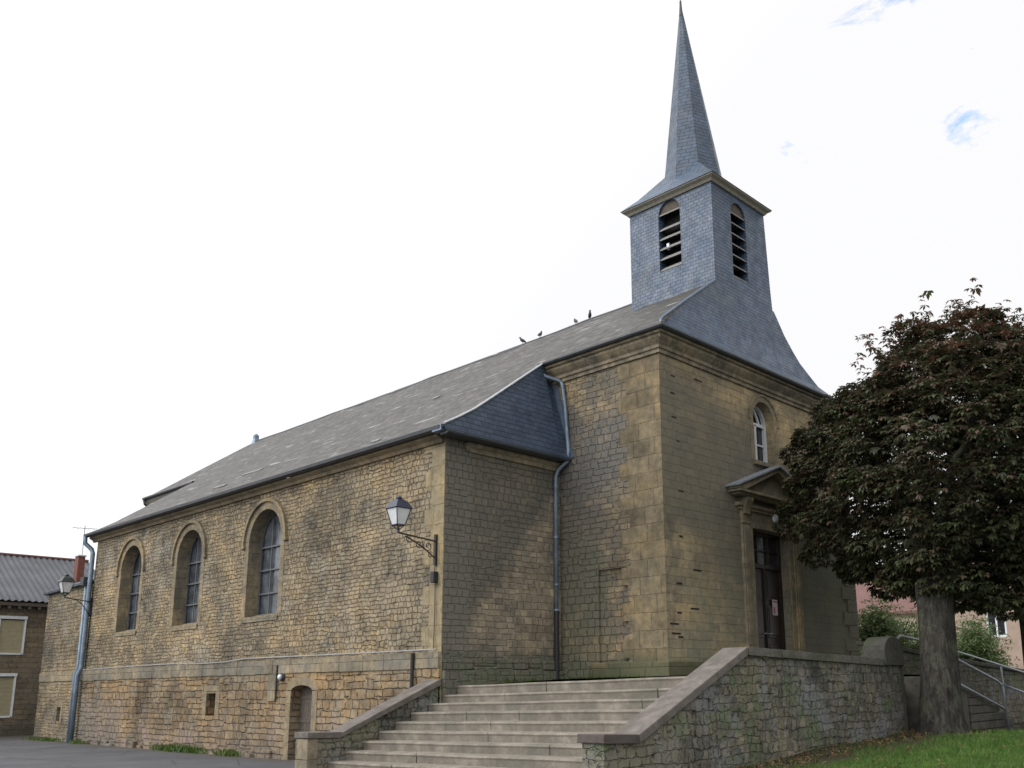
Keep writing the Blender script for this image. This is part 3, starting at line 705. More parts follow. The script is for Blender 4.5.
# right slopes
hipr = [(10.15, 5.58), (9.75, 5.85), (9.3, 6.12), (8.7, 6.66), (8.2, 7.25), (7.88, 7.9), (7.72, 8.85)]
mb = MB()
pr_ = [(4.25, 10.95), (5.58, 10.15)]+[(x, z) for z, x in hipr[1:]]
for (x0, z0), (x1, z1) in zip(pr_, pr_[1:]):
    f_ = lambda z: .36-.6*max(0, (9.3-z)/1.65)**2.2 if z < 9.3 else .36
    g_ = .5 if z0 > 9.5 else 0
    mb.face([(x0, f_(z0)+g_, z0), (x1, f_(z1)+g_, z1), (x1, 3.4, z1), (x0, 3.4, z0)])
for (x0, z0), (x1, z1) in zip(prof_l, prof_l[1:]):
    y0 = 3.4; mb.face([(8.5-x0, y0, z0), (8.5-x1, y0, z1), (8.5-x1, 26.3 if x1 > -.3 else 22.3, z1), (8.5-x0, 26.3 if x0 > -.36 else 22.3, z0)])
o_ = mb.build('far_roof', M['slate_side'], ch); md = o_.modifiers.new('thick', 'SOLIDIFY'); md.thickness = .05; md.offset = -1
# front flare: rows from cornice to the tower foot
hipl_z = [(7.70, -.35), (7.9, -.07), (8.1, .22), (8.37, .6), (8.65, 1.0), (9.08, 1.6), (9.5, 2.2), (10.0, 2.9)]
rz = [7.70, 7.8, 7.95, 8.15, 8.4, 8.7, 9.0, 9.4, 9.8, 10.0]
rxr = lambda z: lin([(a, c) for a, c in sorted(hipr)] if False else [(7.70, 8.87), (7.88, 7.9), (8.2, 7.25), (8.7, 6.66), (9.3, 6.12), (9.75, 5.85), (10.15, 5.58)], z)
rxl = lambda z: lin(hipl_z, z)
ryf = lambda z: lin([(7.70, -.38), (7.9, -.12), (8.15, .06), (8.4, .12), (8.7, .2), (9.0, .25), (9.4, .3), (9.8, .34), (10.0, .36)], z)
hip = [(rxl(z), ryf(z)) for z in rz]
mb = MB()
for z0, z1 in zip(rz, rz[1:]):
    mb.face([(rxl(z0), ryf(z0), z0), (rxr(z0), ryf(z0), z0), (rxr(z1), ryf(z1), z1), (rxl(z1), ryf(z1), z1)])
ff = mb.build('front_roof_flare', M['slate_sky_tint'], ch); md = ff.modifiers.new('thick', 'SOLIDIFY'); md.thickness = .04; md.offset = -1
mb = MB(); mb.tube([(rxl(z)-.01, ryf(z)-.01, z+.03) for z in rz], .03, 6); mb.build('hip_flashing', M['zinc'], ch)
# cheek hip above the return wall
mb = MB(); prev = None
eave = lambda x: (x, 2.68, 5.25)
for x, y in verge:
    cur = (x, y-.01, zl(x))
    if prev:
        mb.face([eave(max(prev[0], -3.8)), eave(x), cur, prev])
    prev = cur
mb.face([eave(-.35), eave(.0), (.0, 3.42, 7.62), (-.35, 3.34, 7.70)])
mb.build('cheek_slope', M['slate_dark'], ch)
mb = MB(); mb.tube([(x, y-.03, zl(x)+.015) for x, y in verge[:]], .025, 6); mb.build('verge_flashing', M['zinc_light'], ch)
mb = MB(); mb.prism([(-.03, 3.44, 7.6), (-.03, 2.76, 5.22), (-.03, 2.60, 5.3), (-.03, 3.22, 7.55)], (.02, 0, 0)); mb.build('wall_flashing', M['zinc'], ch)
mb = MB(); mb.box(AX-.36, AX-.2, BY-.3, BY+.0, 5.25, 5.37); mb.build('eave_corner_cap', M['zinc'], ch)
ROOFPATCH = [(6.21, 6.57, -3.01), (7.77, 8.05, -0.01), (13.82, 15.0, -1.96), (14.92, 15.67, -2.52)]
# ridge cap + finial
mb = MB(); mb.tube([(4.25, .9+25.4*q/20, 10.93-4*(q/20)*(1-q/20)*(.05+.022*sin((.9+25.4*q/20)*.9+5.5)+.015*sin((.9+25.4*q/20)*2.3-8.5))) for q in range(2, 21)], .055, 8); mb.build('ridge_cap', M['gutter'], ch)
mb = MB(); mb.tube([(4.25, 26.2, 10.8), (4.25, 26.2, 11.05), (4.25, 26.2, 11.2), (4.25, 26.2, 11.3)], [.22, .13, .13, .03], 8); mb.build('finial', M['zinc'], ch)
M['lead'] = plain('pale_lead_strip', (.20, .20, .20), .6, .1, .5, 5)
for ya, yb, xx_ in ROOFPATCH:
    mb = MB(); zz = zl(xx_)-.03; mb.prism([(xx_, ya, zz), (xx_+.10, ya, zz+.075), (xx_+.09, ya, zz+.095), (xx_-.01, ya, zz+.025)], (0, yb-ya, .01)); mb.build('lead_patch', M['lead'], ch)
# choir eave seen past the end of the lower roof
mb = MB(); mb.prism([(-.36, 21.5, 7.60), (-.36, 21.5, 7.70), (0.02, 21.5, 7.62), (.02, 21.5, 7.28), (-.14, 21.5, 7.26), (-.3, 21.5, 7.50)], (0, 4.9, 0)); mb.build('eave_board', M['wood_eave'], ch)
mb = MB(); mb.tube([(-.42, 26.2, 7.66), (-.42, 21.8, 7.66)], .06, 8); mb.tube([(-.42, 26.1, 7.66), (-.40, 26.1, 7.45), (-.12, 26.1, 7.2), (-.08, 26.1, 6.5)], .05, 8); mb.build('gutter', M['gutter'], ch)

# tower
TX0, TX1, TY0, TY1, TZ = 2.9, 5.50, .36, 3.1, 12.84
mb = MB(); pl1 = plx(TX0); lh = arch(1.38, 2.1, 10.78, 12.42)
panel(mb, pl1, [(TY0, 9.4), (TY1, 9.4), (TY1, TZ), (TY0, TZ)], [lh]); reveal(mb, pl1, lh, .3)
pl2 = ply(TY0); rh = arch(3.76, 4.46, 10.40, 12.26)
panel(mb, pl2, [(TX0, 9.99), (5.62, 9.99), (5.56, 10.6), (TX1-.03, TZ-.9), (TX1-.08, TZ), (TX0, TZ)], [rh]); reveal(mb, pl2, rh, .3)
mb.face([(5.62, TY0, 9.99), (5.62, TY1, 9.99), (TX1-.08, TY1, TZ), (TX1-.08, TY0, TZ), (TX1-.03, TY0, TZ-.9), (5.56, TY0, 10.6)])
mb.face([(TX0, TY1, 9.4), (5.62, TY1, 9.4), (TX1-.08, TY1, TZ), (TX0, TY1, TZ)])
tw = mb.build('belfry_wall', M['slate_sky_tint'], ch)
for pl, h in ((pl1, lh), (pl2, rh)):
    mb = MB(); u0, u1 = h[0][0], h[1][0]; z0 = h[0][1]; zt = max(p[1] for p in h)
    mb.face([pl(u0, z0, .32), pl(u1, z0, .32), pl(u1, zt, .32), pl(u0, zt, .32)]); lv = mb.build('louvre_opening', M['void'], ch)
    zs_ = zt-.36
    mb = MB(); panel(mb, lambda u, z, d=0: pl(u, z, .06), [(u1, zs_)]+[( (u0+u1)/2+.36*cos(pi*k/10), zs_+.36*sin(pi*k/10)) for k in range(1, 10)]+[(u0, zs_)])
    mb.build('arch_panel', M['oldwood'], lv)
    fr = ([0, .16, .31, .46, .60, .83] if pl is pl1 else [0, .14, .28, .42, .56, .70, .84])
    for q in fr:
        z = z0+.03+q*(zs_-z0)*1.18; z = min(z, zs_)
        mb = MB(); A = [pl(u0, z, .02), pl(u1, z, .02), pl(u1, z+.15, .2), pl(u0, z+.15, .2)]
        mb.prism(A, (0, 0, .032)); mb.build('slat', M['louver'], lv)
mb = MB(); mb.box(3.0, 3.06, 1.85, 1.93, 11.43, 11.6); mb.build('fallen_slat_end', M['zinc_light'], ch)
# tower cornice
mb = MB(); tc0 = [(TX0, TY1), (TX0, TY0), (TX1-.08, TY0), (TX1-.08, TY1)]
sweep(mb, tc0, [(0, TZ-.06), (.04, TZ-.06), (.08, TZ+.0), (.16, TZ+.05), (.17, TZ+.08), (0, TZ+.08)], closed=True); mb.build('belfry_cornice', M['wood_eave'], ch)
# skirt roof
cx, cy = 4.12, 1.72; e = .19; za = TZ+.085
cs = [(TX0-e, TY0-e), (TX1-.08+e, TY0-e), (TX1-.08+e, TY1+e), (TX0-e, TY1+e)]
mb = MB(); top = [(cx+.56*sx, cy+.56*sy, 13.98) for sx, sy in ((-1, -1), (1, -1), (1, 1), (-1, 1))]
for k in range(4):
    j = (k+1) % 4; c0, c1 = cs[k], cs[j]
    ma = [(c0[0]*.62+top[k][0]*.38, c0[1]*.62+top[k][1]*.38, 13.26), (c1[0]*.62+top[j][0]*.38, c1[1]*.62+top[j][1]*.38, 13.26)]
    mb.face([(*c0, za), (*c1, za), ma[1], ma[0]]); mb.face([ma[0], ma[1], top[j], top[k]])
mb.face([(*c, za) for c in cs])
mb.build('skirt_roof', M['slate_sky_tint'], ch)
# spire: slender octagon
APX = Vector((3.76, 1.70, 19.30))
mb = MB(); RB = .93; zb = 13.2
ctr = Vector((cx, cy, zb)); rings = []
for t, rr in ((0, 1.0), (.13, .86), (1.0, .02)):
    p = ctr.lerp(APX, t); rings.append([(p.x+RB*rr*cos(radians(45*k)), p.y+RB*rr*sin(radians(45*k)), p.z) for k in range(8)])
for i in range(2):
    for k in range(8):
        j = (k+1) % 8; mb.face([rings[i][k], rings[i][j], rings[i+1][j], rings[i+1][k]])
sp = mb.build('spire', M['slate_spire'], ch)
mb = MB(); mb.tube([APX+Vector((0, 0, -.35)), APX, APX+Vector((0, 0, .15))], [.06, .035, .03], 8); mb.tube([APX, APX+Vector((.01, 0, .9))], .016, 6); mb.build('spire_rod', M['gutter'], ch)

# facade window
mb = MB(); pw = ply(.30); zc_ = 6.5
def bar(u0, u1, z0, z1, d=0, t=.06): 
    mb.box(u0, u1, .30+d, .30+d+t, z0, z1)
ring(mb, pw, archpath(3.74, 4.73, 5.4, 6.5, off=-.085), archpath(3.74, 4.73, 5.4, 6.5, off=0), .06, .02)
bar(3.74, 4.73, 5.402, 5.49, -.055); bar(4.195, 4.275, 5.4, 6.46, -.05); bar(3.76, 4.71, 6.43, 6.51, -.05)
for u0, u1 in ((3.8, 4.21), (4.26, 4.68)): bar(u0, u1, 5.93, 5.97, -.03)
for dx in (-.22, .22):
    mb.prism([(4.235-.03, .26, 6.9), (4.235+.03, .26, 6.9), (4.235+dx+.03*(1 if dx > 0 else 1), .26, 6.5), (4.235+dx-.03, .26, 6.5)], (0, .04, 0))
wf = mb.build('window', M['white'], ch)
mb = MB(); panel(mb, ply(.33), arch(3.74, 4.73, 5.4, 6.5)); mb.build('pane', M['glass_dark'], wf)
mb = MB(); mb.box(3.66, 4.82, -.09, .26, 5.29, 5.395); mb.build('sill', M['portal'], wf, bevel=.01)
mb = MB(); ring(mb, pf, archpath(3.74, 4.73, 5.4, 6.5, off=0), archpath(3.74, 4.73, 5.4, 6.5, off=.14), .012); mb.build('window_surround', M['portal'], ch)
mb = MB(); ring(mb, pf, archpath(3.74, 4.73, 6.45, 6.5, off=.14), archpath(3.74, 4.73, 6.45, 6.5, off=.2), .04); mb.build('hood_mould', M['portal'], ch)

# portal
mb = MB()
for s_ in (-1, 1):
    X_ = lambda d: 4.25+s_*d
    def bx(d0, d1, y0, z0, z1):
        a, c = sorted((X_(d0), X_(d1))); mb.box(a, c, y0, .02, z0, z1)
    bx(.81, 1.00, -.03, .5, 3.88); bx(1.005, 1.30, -.06, .5, 4.06); bx(1.07, 1.24, -.075, .9, 3.7); bx(.99, 1.33, -.09, .1, .52)
    bx(.99, 1.32, -.085, 3.74, 3.79)
mb.box(3.46, 5.04, -.05, .02, 3.672, 3.88)
mb.box(2.88, 5.62, -.09, .02, 4.065, 4.13)
mb.build('portal_surround', M['portal'], ch, bevel=.008)
mb = MB(); mb.box(3.44, 5.06, -.035, .02, 3.885, 4.06)
mb.build('frieze', M['portal'], ch)
mb = MB(); mb.tube([(4.42, -.05, 4.02), (4.42, -.10, 4.02)], .11, 18); mb.build('medallion', M['lamp_glass'], ch)
for s_ in (-1, 1):      # scrolled consoles
    mb = MB(); x = 4.25+s_*1.15
    mb.prism([(x-.12, 0, 3.95), (x-.12, -.12, 3.97), (x-.12, -.13, 4.1), (x-.12, -.18, 4.2), (x-.12, -.24, 4.28), (x-.12, -.24, 4.36), (x-.12, 0, 4.36)], (.24, 0, 0)); mb.build('console', M['portal'], ch)
mb = MB()
mb.box(2.75, 5.75, -.13, .02, 4.135, 4.22); mb.box(2.6, 5.9, -.26, .02, 4.37, 4.42); mb.box(2.5, 6.0, -.34, .02, 4.422, 4.48)
for s_ in (-1, 1):
    x0, x1 = 4.25+s_*1.78, 4.25
    mb.prism([(x0, .0, 4.482), (x0, 0, 4.56), (x1, 0, 5.24), (x1, 0, 5.12), (x0-s_*.3, 0, 4.482)], (0, -.34, 0))
mb.prism([(2.8, -.0, 4.483), (5.7, -.0, 4.483), (4.25, -.0, 5.1)], (0, -.12, 0))
mb.build('pediment', M['portal'], ch, bevel=.01)
mb = MB()
for s_ in (-1, 1):
    x0 = 4.25+s_*1.86; mb.prism([(x0, .005, 4.53), (x0, .005, 4.57), (4.25, .005, 5.285), (4.25, .005, 5.245)], (0, -.42, 0))
M['slab'] = plain('pale_lead_flashing', (.20, .22, .25), .6, .1, .4, 5)
mb.build('pediment_roof', M['slab'], ch)
# entrance door
mb = MB(); mb.box(3.44, 3.52, .22, .34, .15, 3.67); mb.box(4.98, 5.06, .22, .34, .15, 3.67); mb.box(3.52, 4.98, .22, .34, 2.78, 2.88); mb.box(3.52, 4.98, .22, .34, 3.59, 3.67)
for x in (3.99, 4.48): mb.box(x, x+.05, .24, .32, 2.88, 3.59)
mb.box(3.52, 4.98, .25, .31, 3.2, 3.23)
df = mb.build('door_frame', M['door'], ch)
for x0, x1, hx in ((3.522, 4.245, 4.17), (4.255, 4.978, 4.33)):
    mb = MB(); mb.box(x0, x1, .27, .33, .16, 2.775)
    for z0, z1 in ((.28, .95), (1.1, 1.9), (2.02, 2.68)):
        mb.box(x0+.1, x1-.1, .25, .27, z0, z1); mb.box(x0+.16, x1-.16, .235, .25, z0+.07, z1-.07)
    mb.box((4.245 if x0 < 4 else 4.205), (4.275 if x0 < 4 else 4.249), .22, .268, .16, 2.77) if x0 < 4 else None
    d_ = mb.build('door', M['door'], ch, bevel=.008)
    mb = MB(); mb.tube([(hx, .26, 1.2), (hx, .19, 1.2), (hx+.09*(1 if hx > 4.25 else -1), .19, 1.2)], .013, 6); mb.build('handle', M['galv'], d_)
mb = MB(); mb.face([(3.5, .30, 2.86), (5, .30, 2.86), (5, .30, 3.62), (3.5, .30, 3.62)]); mb.build('transom_pane', M['glass_dark'], df)
mb = MB(); mb.box(4.56, 4.78, .222, .232, 1.66, 2.04); nt_ = mb.build('notice', M['paper'], ch)
mb = MB(); mb.box(4.58, 4.66, .219, .221, 1.70, 1.86); mb.box(4.58, 4.76, .219, .221, 1.97, 2.01); mb.build('printed_block', M['pink'], nt_, split=True)
mb = MB(); mb.box(3.3, 5.2, -.35, .22, .02, .155); mb.build('doorstep', M['step'], ch, bevel=.01)

# downpipes
mb = MB()
mb.tube([(-.40, 3.3, 7.66), (-.40, 3.28, 7.45), (-.36, 3.2, 7.35), (-.08, 2.98, 7.25), (-.07, 2.9, 7.15), (-.07, 2.82, 6.6), (-.07, 2.72, 5.45), (-.09, 2.74, 5.2), (-.18, 2.95, 5.02), (-.22, 3.0, 4.85), (-.22, 3.0, 1.72)], .048, 10)
dp = mb.build('downpipe', M['pipe'], ch, smooth=True)
mb = MB(); mb.tube([(-.22, 3.0, 1.72), (-.22, 3.0, .16)], .058, 10); mb.build('cast_iron_foot', M['iron'], dp)
mb = MB()
for z in (4.6, 3.4, 2.3, 1.72): mb.tube([(-.22, 3.0, z-.02), (-.22, 3.0, z+.02)], .064, 10)
mb.build('pipe_bracket', M['pipe'], dp, split=True)
mb = MB(); yp = 22.02
mb.tube([(AX-.35, yp+.2, 5.3), (AX-.33, yp+.2, 5.05), (AX-.14, yp+.1, 4.85), (AX-.12, yp, 4.7), (AX-.12, yp, .85), (AX-.2, yp+.05, .6), (AX-.2, yp+.05, -1.6)], .075, 10)
mb.tube([(AX-.12, yp+.28, 3.7), (AX-.12, yp+.28, .85), (AX-.2, yp+.28, .6), (AX-.2, yp+.25, -1.6)], .065, 10)
dp2 = mb.build('downpipe', M['pipe'], ch, smooth=True)
MB().box(AX-.26, AX-.02, yp+.2, yp+.5, 3.62, 3.9).build('rainwater_box', M['gutter'], dp2)

# ------------------------------------------------------------------ low annex beyond the downpipe
an = thing('annex', 'low ochre stone annex beyond the downpipe with one slit window', 'annex', (AX, 24, GZ))
mb = MB(); sl2 = rect(23.86, 24.22, -.94, -.46); pa = plx(AX-.002)
panel(mb, pa, [(YE+.05, GZ-.05), (26.3, GZ-.05), (26.3, 3.6), (YE+.05, 3.72)], [sl2]); reveal(mb, pa, sl2, .3); panel(mb, plx(AX+.3), sl2)
mb.face([(AX-.002, 26.3, GZ), (0, 26.3, GZ), (0, 26.3, 4.6), (AX-.002, 26.3, 3.6)])
mb.build('wall', M['nave'], an)
mb = MB(); mb.box(AX-.015, AX+.1, 23.70, 23.858, -1.02, -.40); mb.box(AX-.015, AX+.1, 24.222, 24.36, -1.02, -.4); mb.box(AX-.015, AX+.1, 23.72, 24.34, -.40, -.27); mb.build('window_surround', M['band'], an)
mb = MB(); mb.box(AX-.03, AX+.02, YE+.1, 26.3, .42, .73); mb.build('ledge', M['band'], an)
mb = MB(); mb.prism([(AX-.15, YE+.05, 3.70), (AX-.15, 26.45, 3.58), (AX-.15, 26.45, 3.66), (AX-.15, YE+.05, 3.79)], (.3, 0, 0))
mb.mesh([(AX-.15, YE+.05, 3.79), (AX-.15, 26.45, 3.66), (0, 26.45, 5.2), (0, YE+.05, 5.3)], [(0, 1, 2, 3)]); mb.build('roof', M['slate_dark'], an)

# ------------------------------------------------------------------ steps
st = thing('stone_staircase', 'wide weathered stone steps climbing between two sloping parapets to the church terrace', 'steps', (-4.8, 0, GZ))
XS = [-3.15, -3.46, -3.8, -4.21, -4.58, -4.95, -5.28, -5.64, -5.99, -6.35, -6.7]
ZS = [.05, -.13, -.285, -.445, -.61, -.765, -.925, -1.085, -1.245, -1.405, -1.55]
for i, (x, z) in enumerate(zip(XS, ZS)):
    mb = MB(); xn = XS[i-1]+.06 if i else -2.75
    segs = [BY-.03]; 
    while segs[-1] > -3.4: segs.append(max(-3.47, segs[-1]-random.uniform(1.2, 2.2)))
    tl = lambda y: (BY-y)*.016 + .003*sin(y*2.3+i*1.7)
    for y1, y0 in zip(segs, segs[1:]):
        y0 += .004; j = random.uniform(-.012, .012)
        n_ = max(1, int((y1-y0)/.4)); 
        for s_ in range(n_):
            a, c = y0+(y1-y0)*s_/n_, y0+(y1-y0)*(s_+1)/n_
            za_, zc2 = z+tl(a), z+tl(c); ja, jc = j+.008*sin(a*5+i), j+.008*sin(c*5+i)
            v = [(x+ja, a, za_-.03), (x+ja+.02, a, za_), (xn, a, za_+.004), (x+ja+.015, a, za_-.06), (x+.02+ja, a, z-.22),
                 (x+jc, c, zc2-.03), (x+jc+.02, c, zc2), (xn, c, zc2+.004), (x+jc+.015, c, zc2-.06), (x+.02+jc, c, z-.22)]
            mb.mesh(v, [(0, 1, 6, 5), (1, 2, 7, 6), (3, 0, 5, 8), (4, 3, 8, 9)])
            if s_ == n_-1: mb.mesh(v[5:], [(0, 1, 2, 4, 3)])
            if s_ == 0: mb.mesh(v[:5], [(3, 4, 2, 1, 0)])
    mb.build('step', M['step'], st)

# left parapet
lp = thing('parapet_wall', 'left rubble parapet with sloping grey coping rising to the nave corner', 'parapet', (-5, BY, GZ))
y0, y1 = BY, BY+.36
mb = MB()
body = [(-6.38, GZ-.05), (-3.49, GZ-.05), (-3.49, .06), (-5.76, -.85), (-6.38, -.84)]
mb.prism([(x, y0, z) for x, z in body], (0, y1-y0, 0)); mb.build('wall', M['retain'], lp, bevel=.01)
mb = MB(); mb.prism([(x, y0-.05, z) for x, z in [(-6.44, -.83), (-5.77, -.845), (-3.485, .07), (-3.485, .20), (-5.73, -.745), (-6.44, -.725)]], (0, .45, 0)); mb.build('coping', M['coping'], lp, bevel=.012)
mb = MB(); mb.box(-6.42, -6.2, y0-.02, y1+.02, GZ-.05, -.84); mb.build('end_block', M['band'], lp, bevel=.02)
# right parapet and retaining wall
rp = thing('retaining_wall', 'long mossy rubble retaining wall whose coping slopes down beside the steps to a square pier', 'wall', (-1, -3.85, GZ))
mb = MB(); yw = -3.85
bod = [(-6.38, GZ-.05), (2.5, GZ-.05), (2.5, .36), (1.3, .36), (-1.0, .40), (-3.0, .455), (-5.68, -.74), (-6.38, -.71)]
mb.prism([(x, yw, z) for x, z in bod], (0, .38, 0)); mb.build('wall', M['retain'], rp, bevel=.01)
mb = MB(); y0 = yw-.05
mb.prism([(x, y0, z) for x, z in [(-5.70, -.745), (-3.0, .455), (-3.02, .575), (-5.72, -.625)]], (0, .47, 0)); mb.build('sloping_coping', M['coping'], rp, bevel=.012)
mb = MB(); mb.prism([(x, y0, z) for x, z in [(-6.43, -.71), (-5.705, -.74), (-5.725, -.625), (-6.43, -.595)]], (0, .47, 0)); mb.build('coping', M['copingdark'], rp, bevel=.012)
mb = MB(); xx = -2.998
while xx < 1.69:
    e = min(1.7, xx+random.uniform(.6, 1.1)); zt = lambda x: .575-.026*(x+3)
    mb.prism([(xx+.003, y0-random.uniform(0, .02), zt(xx)-.13), (e-.003, y0, zt(e)-.13), (e-.003, y0, zt(e)), (xx+.003, y0, zt(xx))], (0, .47, 0)); xx = e
mb.build('coping', M['coping_mossy'], rp, bevel=.012)
gp = thing('gate_pier', 'dark round-topped stone pier at the far end of the retaining wall', 'pier', (2, -3.7, GZ))
mb = MB(); yq = -3.92
mb.prism([(1.72, yq, .33), (2.54, yq, .33), (2.54, yq, .62)]+[(2.13+.41*cos(pi*k/10), yq, .62+.27*sin(pi*k/10)) for k in range(1, 10)]+[(1.72, yq, .62)], (0, .46, 0)); mb.box(2.49, 2.53, yq+.02, yq+.42, -1.2, .328)
M['pier'] = plain('tree_shaded_mossy_pier_stone', (.05, .047, .04), .95, var=.6, sc=6, bd=.02, dirt=((.035, .045, .022), 2.2, .8))  # tree shade put into the dark base colour; greenish moss patches on top
mb.build('shaft', M['pier'], gp, bevel=.02, split=False)

# ------------------------------------------------------------------ lanterns
def lantern(y, z, s, mat, label, wall_y, out, arm='scroll', group='wall lanterns'):
    """y,z of lantern base; arm reaches to wall at AX"""
    t = thing('wall_lantern', label, 'street lamp', (AX, wall_y, z-.3), group)
    lx = AX-out; base = Vector((lx, y, z))
    def ringp(r, zz): return [(lx+r*sx, y+r*sy, z+zz*s) for sx, sy in ((-1, -1), (1, -1), (1, 1), (-1, 1))]
    mb = MB(); a, c = ringp(.10*s, .13), ringp(.19*s, .50)
    for k in range(4): mb.face([a[k], a[(k+1) % 4], c[(k+1) % 4], c[k]])
    mb.face(a); mb.build('glass', M['lamp_glass'], t)
    mb = MB()
    a, c = ringp(.105*s, .125), ringp(.198*s, .50)
    for k in range(4):
        mb.tube([a[k], c[k]], .011*s, 6); mb.tube([a[k], a[(k+1) % 4]], .013*s, 6); mb.tube([c[k], c[(k+1) % 4]], .016*s, 6)
    for k in range(4): mb.tube([a[k], (lx, y, z+.0*s)], .012*s, 6)
    mb.tube([(lx, y, z-.06*s), (lx, y, z+.05*s)], .028*s, 8)
    mb.build('cage', mat, t)
    mb = MB(); r0, r1, r2 = ringp(.225*s, .50), ringp(.15*s, .64), ringp(.09*s, .70)
    for p_, q_ in ((r0, r1), (r1, r2)):
        for k in range(4): mb.face([p_[k], p_[(k+1) % 4], q_[(k+1) % 4], q_[k]])
    mb.face(r2); mb.face(r0); mb.tube([(lx, y, z+.70*s), (lx, y, z+.74*s), (lx, y, z+.79*s)], [.055*s, .075*s, .03*s], 10); mb.build('cap', mat, t)
    mb = MB(); wz = z-.12
    mb.tube([(lx, y, z-.04), (AX-.03, wall_y, wz)], .017, 6)
    if arm == 'scroll':
        n = 16; d = Vector((AX-.03-lx, wall_y-y, 0))
        mb.tube([Vector((lx, y, z-.06))+d*(k/n)+Vector((0, 0, -.08*(k/n)-.34*(k/n)**1.7+.0)) for k in range(3, n+1)], .014, 6)
        def spiral(fx, fz, r, turns, s0, dirn=1):
            c = Vector((lx, y, z))+d*fx+Vector((0, 0, fz)); dh = d.normalized()
            mb.tube([c+dh*(r*(1-.75*k/22))*cos(s0+dirn*turns*2*pi*k/22)+Vector((0, 0, 1))*(r*(1-.75*k/22))*sin(s0+dirn*turns*2*pi*k/22) for k in range(23)], .010, 5)
        spiral(.30, -.15, .085, 1.2, 1.5); spiral(.55, -.22, .10, 1.2, .5, -1); spiral(.80, -.24, .12, 1.3, 2.5); spiral(.88, -.42, .07, 1.1, 1)
    else:
        mb.tube([(lx+.35, y+(wall_y-y)*.3, z-.06), (lx+.6, y+(wall_y-y)*.6, z-.22), (AX-.03, wall_y, z-.6)], .013, 6)
    mb.build('bracket_arm', M['iron'], t)
    mb = MB(); mb.box(AX-.05, AX-.002, wall_y-.035, wall_y+.035, wz-.5, wz+.14); mb.build('wall_plate', M['iron'], t)
    return t
lantern(3.30, 3.12, .9, M['navy'], 'dark blue-capped glass lantern on a scrolled black bracket by the nave corner', 3.30, .98)
lantern(21.75, 3.15, .95, M['iron_dark_green'], 'small dark green lantern on a plain bracket above the far downpipe', 21.95, .95, 'plain')
mb = MB(); mb.box(AX-.12, AX-.002, 3.22, 3.34, 2.13, 2.36); tag(mb.build('junction_box', M['iron'], origin=(AX, 3.3, 2.2), bevel=.01), 'small black junction box on the corner below the scrolled lantern', 'junction box')
mb = MB(); mb.tube([(AX-.03, 3.30, 2.5), (AX-.03, 3.31, 2.36)], .008, 5); mb.tube([(AX-.03, 3.28, 2.13), (AX-.03, 3.27, 1.5), (AX-.03, 3.29, .77)], .008, 5)
tag(mb.build('lamp_cable', M['iron'], origin=(AX, 3.3, .77)), 'thin dark cable running down the nave corner from the black box', 'cable')
mb = MB(); pts = [(3.1, .76), (3.8, .762), (7.1, .775), (9, .79), (10.85, .80), (12, .745), (13, .735), (14.9, .775), (17, .775), (19, .765), (21.9, .75)]
mb.tube([(AX-.1, y, z+.012) for y, z in pts], .016, 6); tag(mb.build('wall_cable', M['cablegrey'], origin=(AX, 12, .76)), 'pale sagging cable running along the stone ledge of the nave wall', 'cable')
bl = thing('bulkhead_lamp', 'round grey bulkhead lamp above left of the small arched door', 'lamp', (AX-.05, 9.07, .32))
mb = MB(); mb.tube([(AX-.05, 9.07, .32), (AX-.10, 9.07, .32), (AX-.13, 9.07, .32)], [.10, .10, .085], 16); mb.build('rim', M['gutter'], bl)
mb = MB(); mb.tube([(AX-.13, 9.07, .32), (AX-.17, 9.07, .32), (AX-.19, 9.07, .32)], [.075, .06, .025], 16); mb.build('glass', M['lamp_glass'], bl, smooth=True)

# ------------------------------------------------------------------ pigeons on the ridge
def pigeon(y, h, label, turn):
    mb = MB(); x, z = 4.25, 10.95
    c_, s_ = cos(turn), sin(turn)
    def q(a, b_): return (x+a*c_, y+a*s_, z+b_)
    mb.tube([q(-.17, .02), q(-.10, .07), q(-.03, .11), q(.05, .155), q(.09, .20), q(.10, .235+h), q(.12, .27+h), q(.155, .262+h), q(.19, .25+h)],
            [.008, .035, .062, .07, .052, .034, .036, .02, .004], 10)
    for k in (-.02, .02): mb.tube([(x+.01*c_-k*s_, y+.01*s_+k*c_, z+.08), (x+.01*c_-k*s_, y+.01*s_+k*c_, z-.01)], .007, 5)
    o = mb.build('pigeon', M['bird'], smooth=True, origin=(x, y, z)); o.scale = (.78, .78, .78); tag(o, label, 'bird', 'pigeons perched along the church ridge')
pigeon(8.83, .0, 'leftmost dark pigeon perched on the church ridge', 2.2)
pigeon(8.05, .02, 'dark pigeon just right of the leftmost one, turned sideways on the ridge', 0.2)
pigeon(6.46, -.02, 'smaller hunched pigeon, third from the left on the ridge', 1.2)
pigeon(5.88, .04, 'pigeon on the ridge nearest to the belfry', 4.0)

